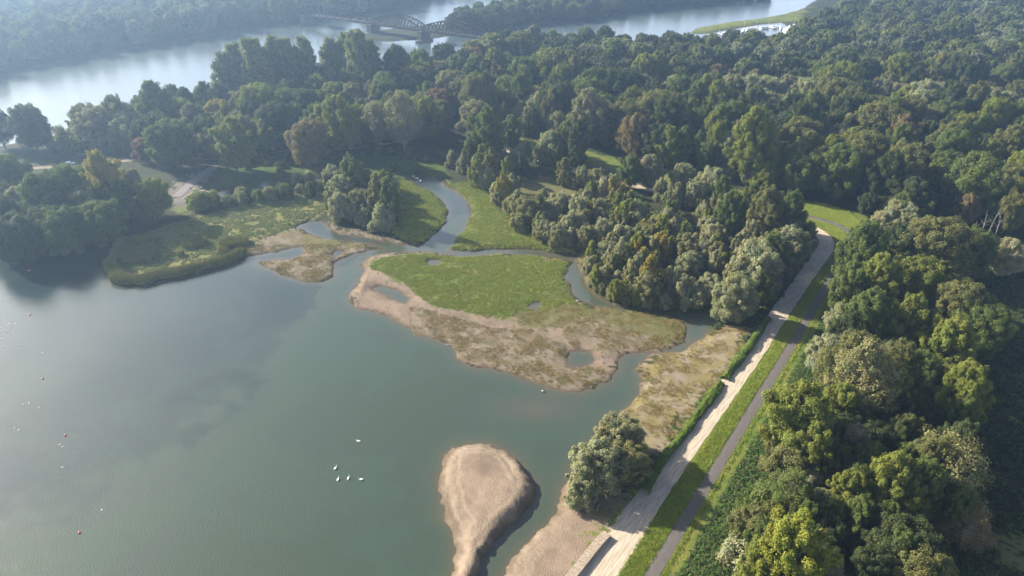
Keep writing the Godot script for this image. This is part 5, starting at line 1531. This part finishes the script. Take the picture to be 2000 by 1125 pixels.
func build_marina() -> void:
	var white := mat(0.62, 0.63, 0.64, 0.4, 0.5)
	var glass := mat(0.03, 0.035, 0.045, 0.1, 0.5)
	var i := 0
	for q in BOATS:
		var o := thing("motor_boat", q[3], "boat", Vector3(q[0], 0.0, -q[1]), q[2], "white boats moored in the marina")
		var h := Solid.new()
		var l := 4.6
		h.tube([Vector3(-l, 0.35, 0), Vector3(-l * 0.4, 0.35, 0), Vector3(l * 0.4, 0.42, 0), Vector3(l * 0.85, 0.55, 0), Vector3(l * 1.05, 0.75, 0)], [1.2, 1.4, 1.35, 0.7, 0.08], 10)
		piece("hull", h, white, o)
		var c := Solid.new()
		c.box(Vector3(-0.6, 1.75, 0), Vector3(3.6, 1.0, 2.0))
		c.box(Vector3(-0.6, 2.35, 0), Vector3(3.9, 0.16, 2.2))
		piece("cabin", c, white, o)
		var g := Solid.new()
		g.box(Vector3(-0.6, 1.95, 0), Vector3(3.64, 0.4, 2.04))
		piece("window_band", g, glass, o)
		if i % 3 == 0:
			var m := Solid.new()
			m.tube([Vector3(0.8, 1.0, 0), Vector3(0.8, 9.0, 0)], [0.09, 0.05], 6)
			piece("mast", m, white, o)
		i += 1
	var t := thing("white_tent", "white peaked marquee tent between trees near the marina", "tent", Vector3(TENT.x, 1.2, -TENT.y))
	var s := Solid.new()
	s.lathe(Vector3.ZERO, [[6.2, 2.6], [3.6, 4.0], [1.5, 5.6], [0.02, 7.2]], 8)
	piece("roof", s, white, t)
	var wl := Solid.new()
	wl.lathe(Vector3.ZERO, [[6.1, 0.0], [6.1, 2.6]], 8)
	piece("side_wall", wl, white, t)

func _ready() -> void:
	rng.seed = 20240917
	noise.seed = 7
	noise.frequency = 0.01
	noise.fractal_octaves = 3
	# ---- camera, sky, sun, air
	var cam := Camera3D.new()
	cam.name = "camera"
	cam.position = Vector3(0, 130, 0)
	cam.rotation_degrees = Vector3(-30, 0, 0)
	cam.fov = 44.16
	cam.near = 0.5
	cam.far = 6000.0
	add_child(cam)
	cam.current = true
	var sky := ProceduralSkyMaterial.new()
	sky.sky_top_color = Color(0.10, 0.17, 0.31)
	sky.sky_horizon_color = Color(0.83, 0.88, 0.94)
	sky.sky_curve = 0.27
	sky.sky_energy_multiplier = 1.0
	sky.ground_bottom_color = Color(0.30, 0.34, 0.30)
	sky.ground_horizon_color = Color(0.62, 0.70, 0.76)
	sky.sun_angle_max = 70.0
	sky.sun_curve = 0.31
	var env := Environment.new()
	env.background_mode = Environment.BG_SKY
	env.sky = Sky.new()
	env.sky.sky_material = sky
	env.tonemap_mode = Environment.TONE_MAPPER_LINEAR
	env.tonemap_exposure = 3.7
	env.volumetric_fog_enabled = true
	env.volumetric_fog_density = 0.00026
	env.volumetric_fog_albedo = Color(0.70, 0.84, 1.0)
	env.volumetric_fog_anisotropy = 0.62
	env.volumetric_fog_length = 1500.0
	env.sdfgi_enabled = true
	env.ssao_enabled = true
	env.ssil_enabled = true
	var we := WorldEnvironment.new()
	we.name = "air"
	we.environment = env
	add_child(we)
	var sun := DirectionalLight3D.new()
	sun.name = "sun"
	sun.light_energy = 1.6
	sun.light_color = Color(1.0, 0.96, 0.89)
	sun.light_angular_distance = 0.5
	sun.shadow_enabled = true
	sun.rotation_degrees = Vector3(-25.0, -58.0 + 180.0, 0)
	add_child(sun)
	var sun_dir := Vector3(-sin(deg_to_rad(60.0)) * cos(deg_to_rad(25.0)), sin(deg_to_rad(25.0)), -cos(deg_to_rad(60.0)) * cos(deg_to_rad(25.0)))
	sun.look_at_from_position(sun_dir * 500.0, Vector3.ZERO)
	# ---- land and water
	near_field = Field.new(-240.0, 84.0, 240.0, 402.0, 1.0, 14.0)
	far_field = Field.new(-1300.0, 40.0, 1300.0, 1700.0, 5.0, 40.0)
	for f: Field in [near_field, far_field]:
		f.land = f.fill(f.land, LAKE, 0)
		f.land = f.fill(f.land, RHINE, 0)
		f.shore(LAKE); f.shore(RHINE)
		for p in [ROUND, ISLE, STRIP, SPIT]:
			f.land = f.fill(f.land, p, 1)
			f.shore(p)
		for p in PONDS:
			f.land = f.fill(f.land, p, 0)
			f.shore(p)
		f.signs()
	for z in ZONES: near_field.zone = near_field.fill(near_field.zone, z[1], z[0])
	for p in Geometry2D.offset_polygon(ROUND, 9.0): near_field.zone = near_field.fill(near_field.zone, p, 2)
	far_field.zone = far_field.fill(far_field.zone, SPIT, 4)
	near_field.line(GRAV); near_field.line(PATH)
	build_ground()
	build_water()
	build_roads()
	build_bridge()
	build_trees()
	build_growth()
	build_concrete()
	build_birds()
	for q in LOGS: log_at(q[0], q[1], q[2], q[3], q[4])
	for q in DEAD: build_dead(q[0], q[1], q[2], q[3], q[0])
	build_car()
	build_marina()
	label_trees()
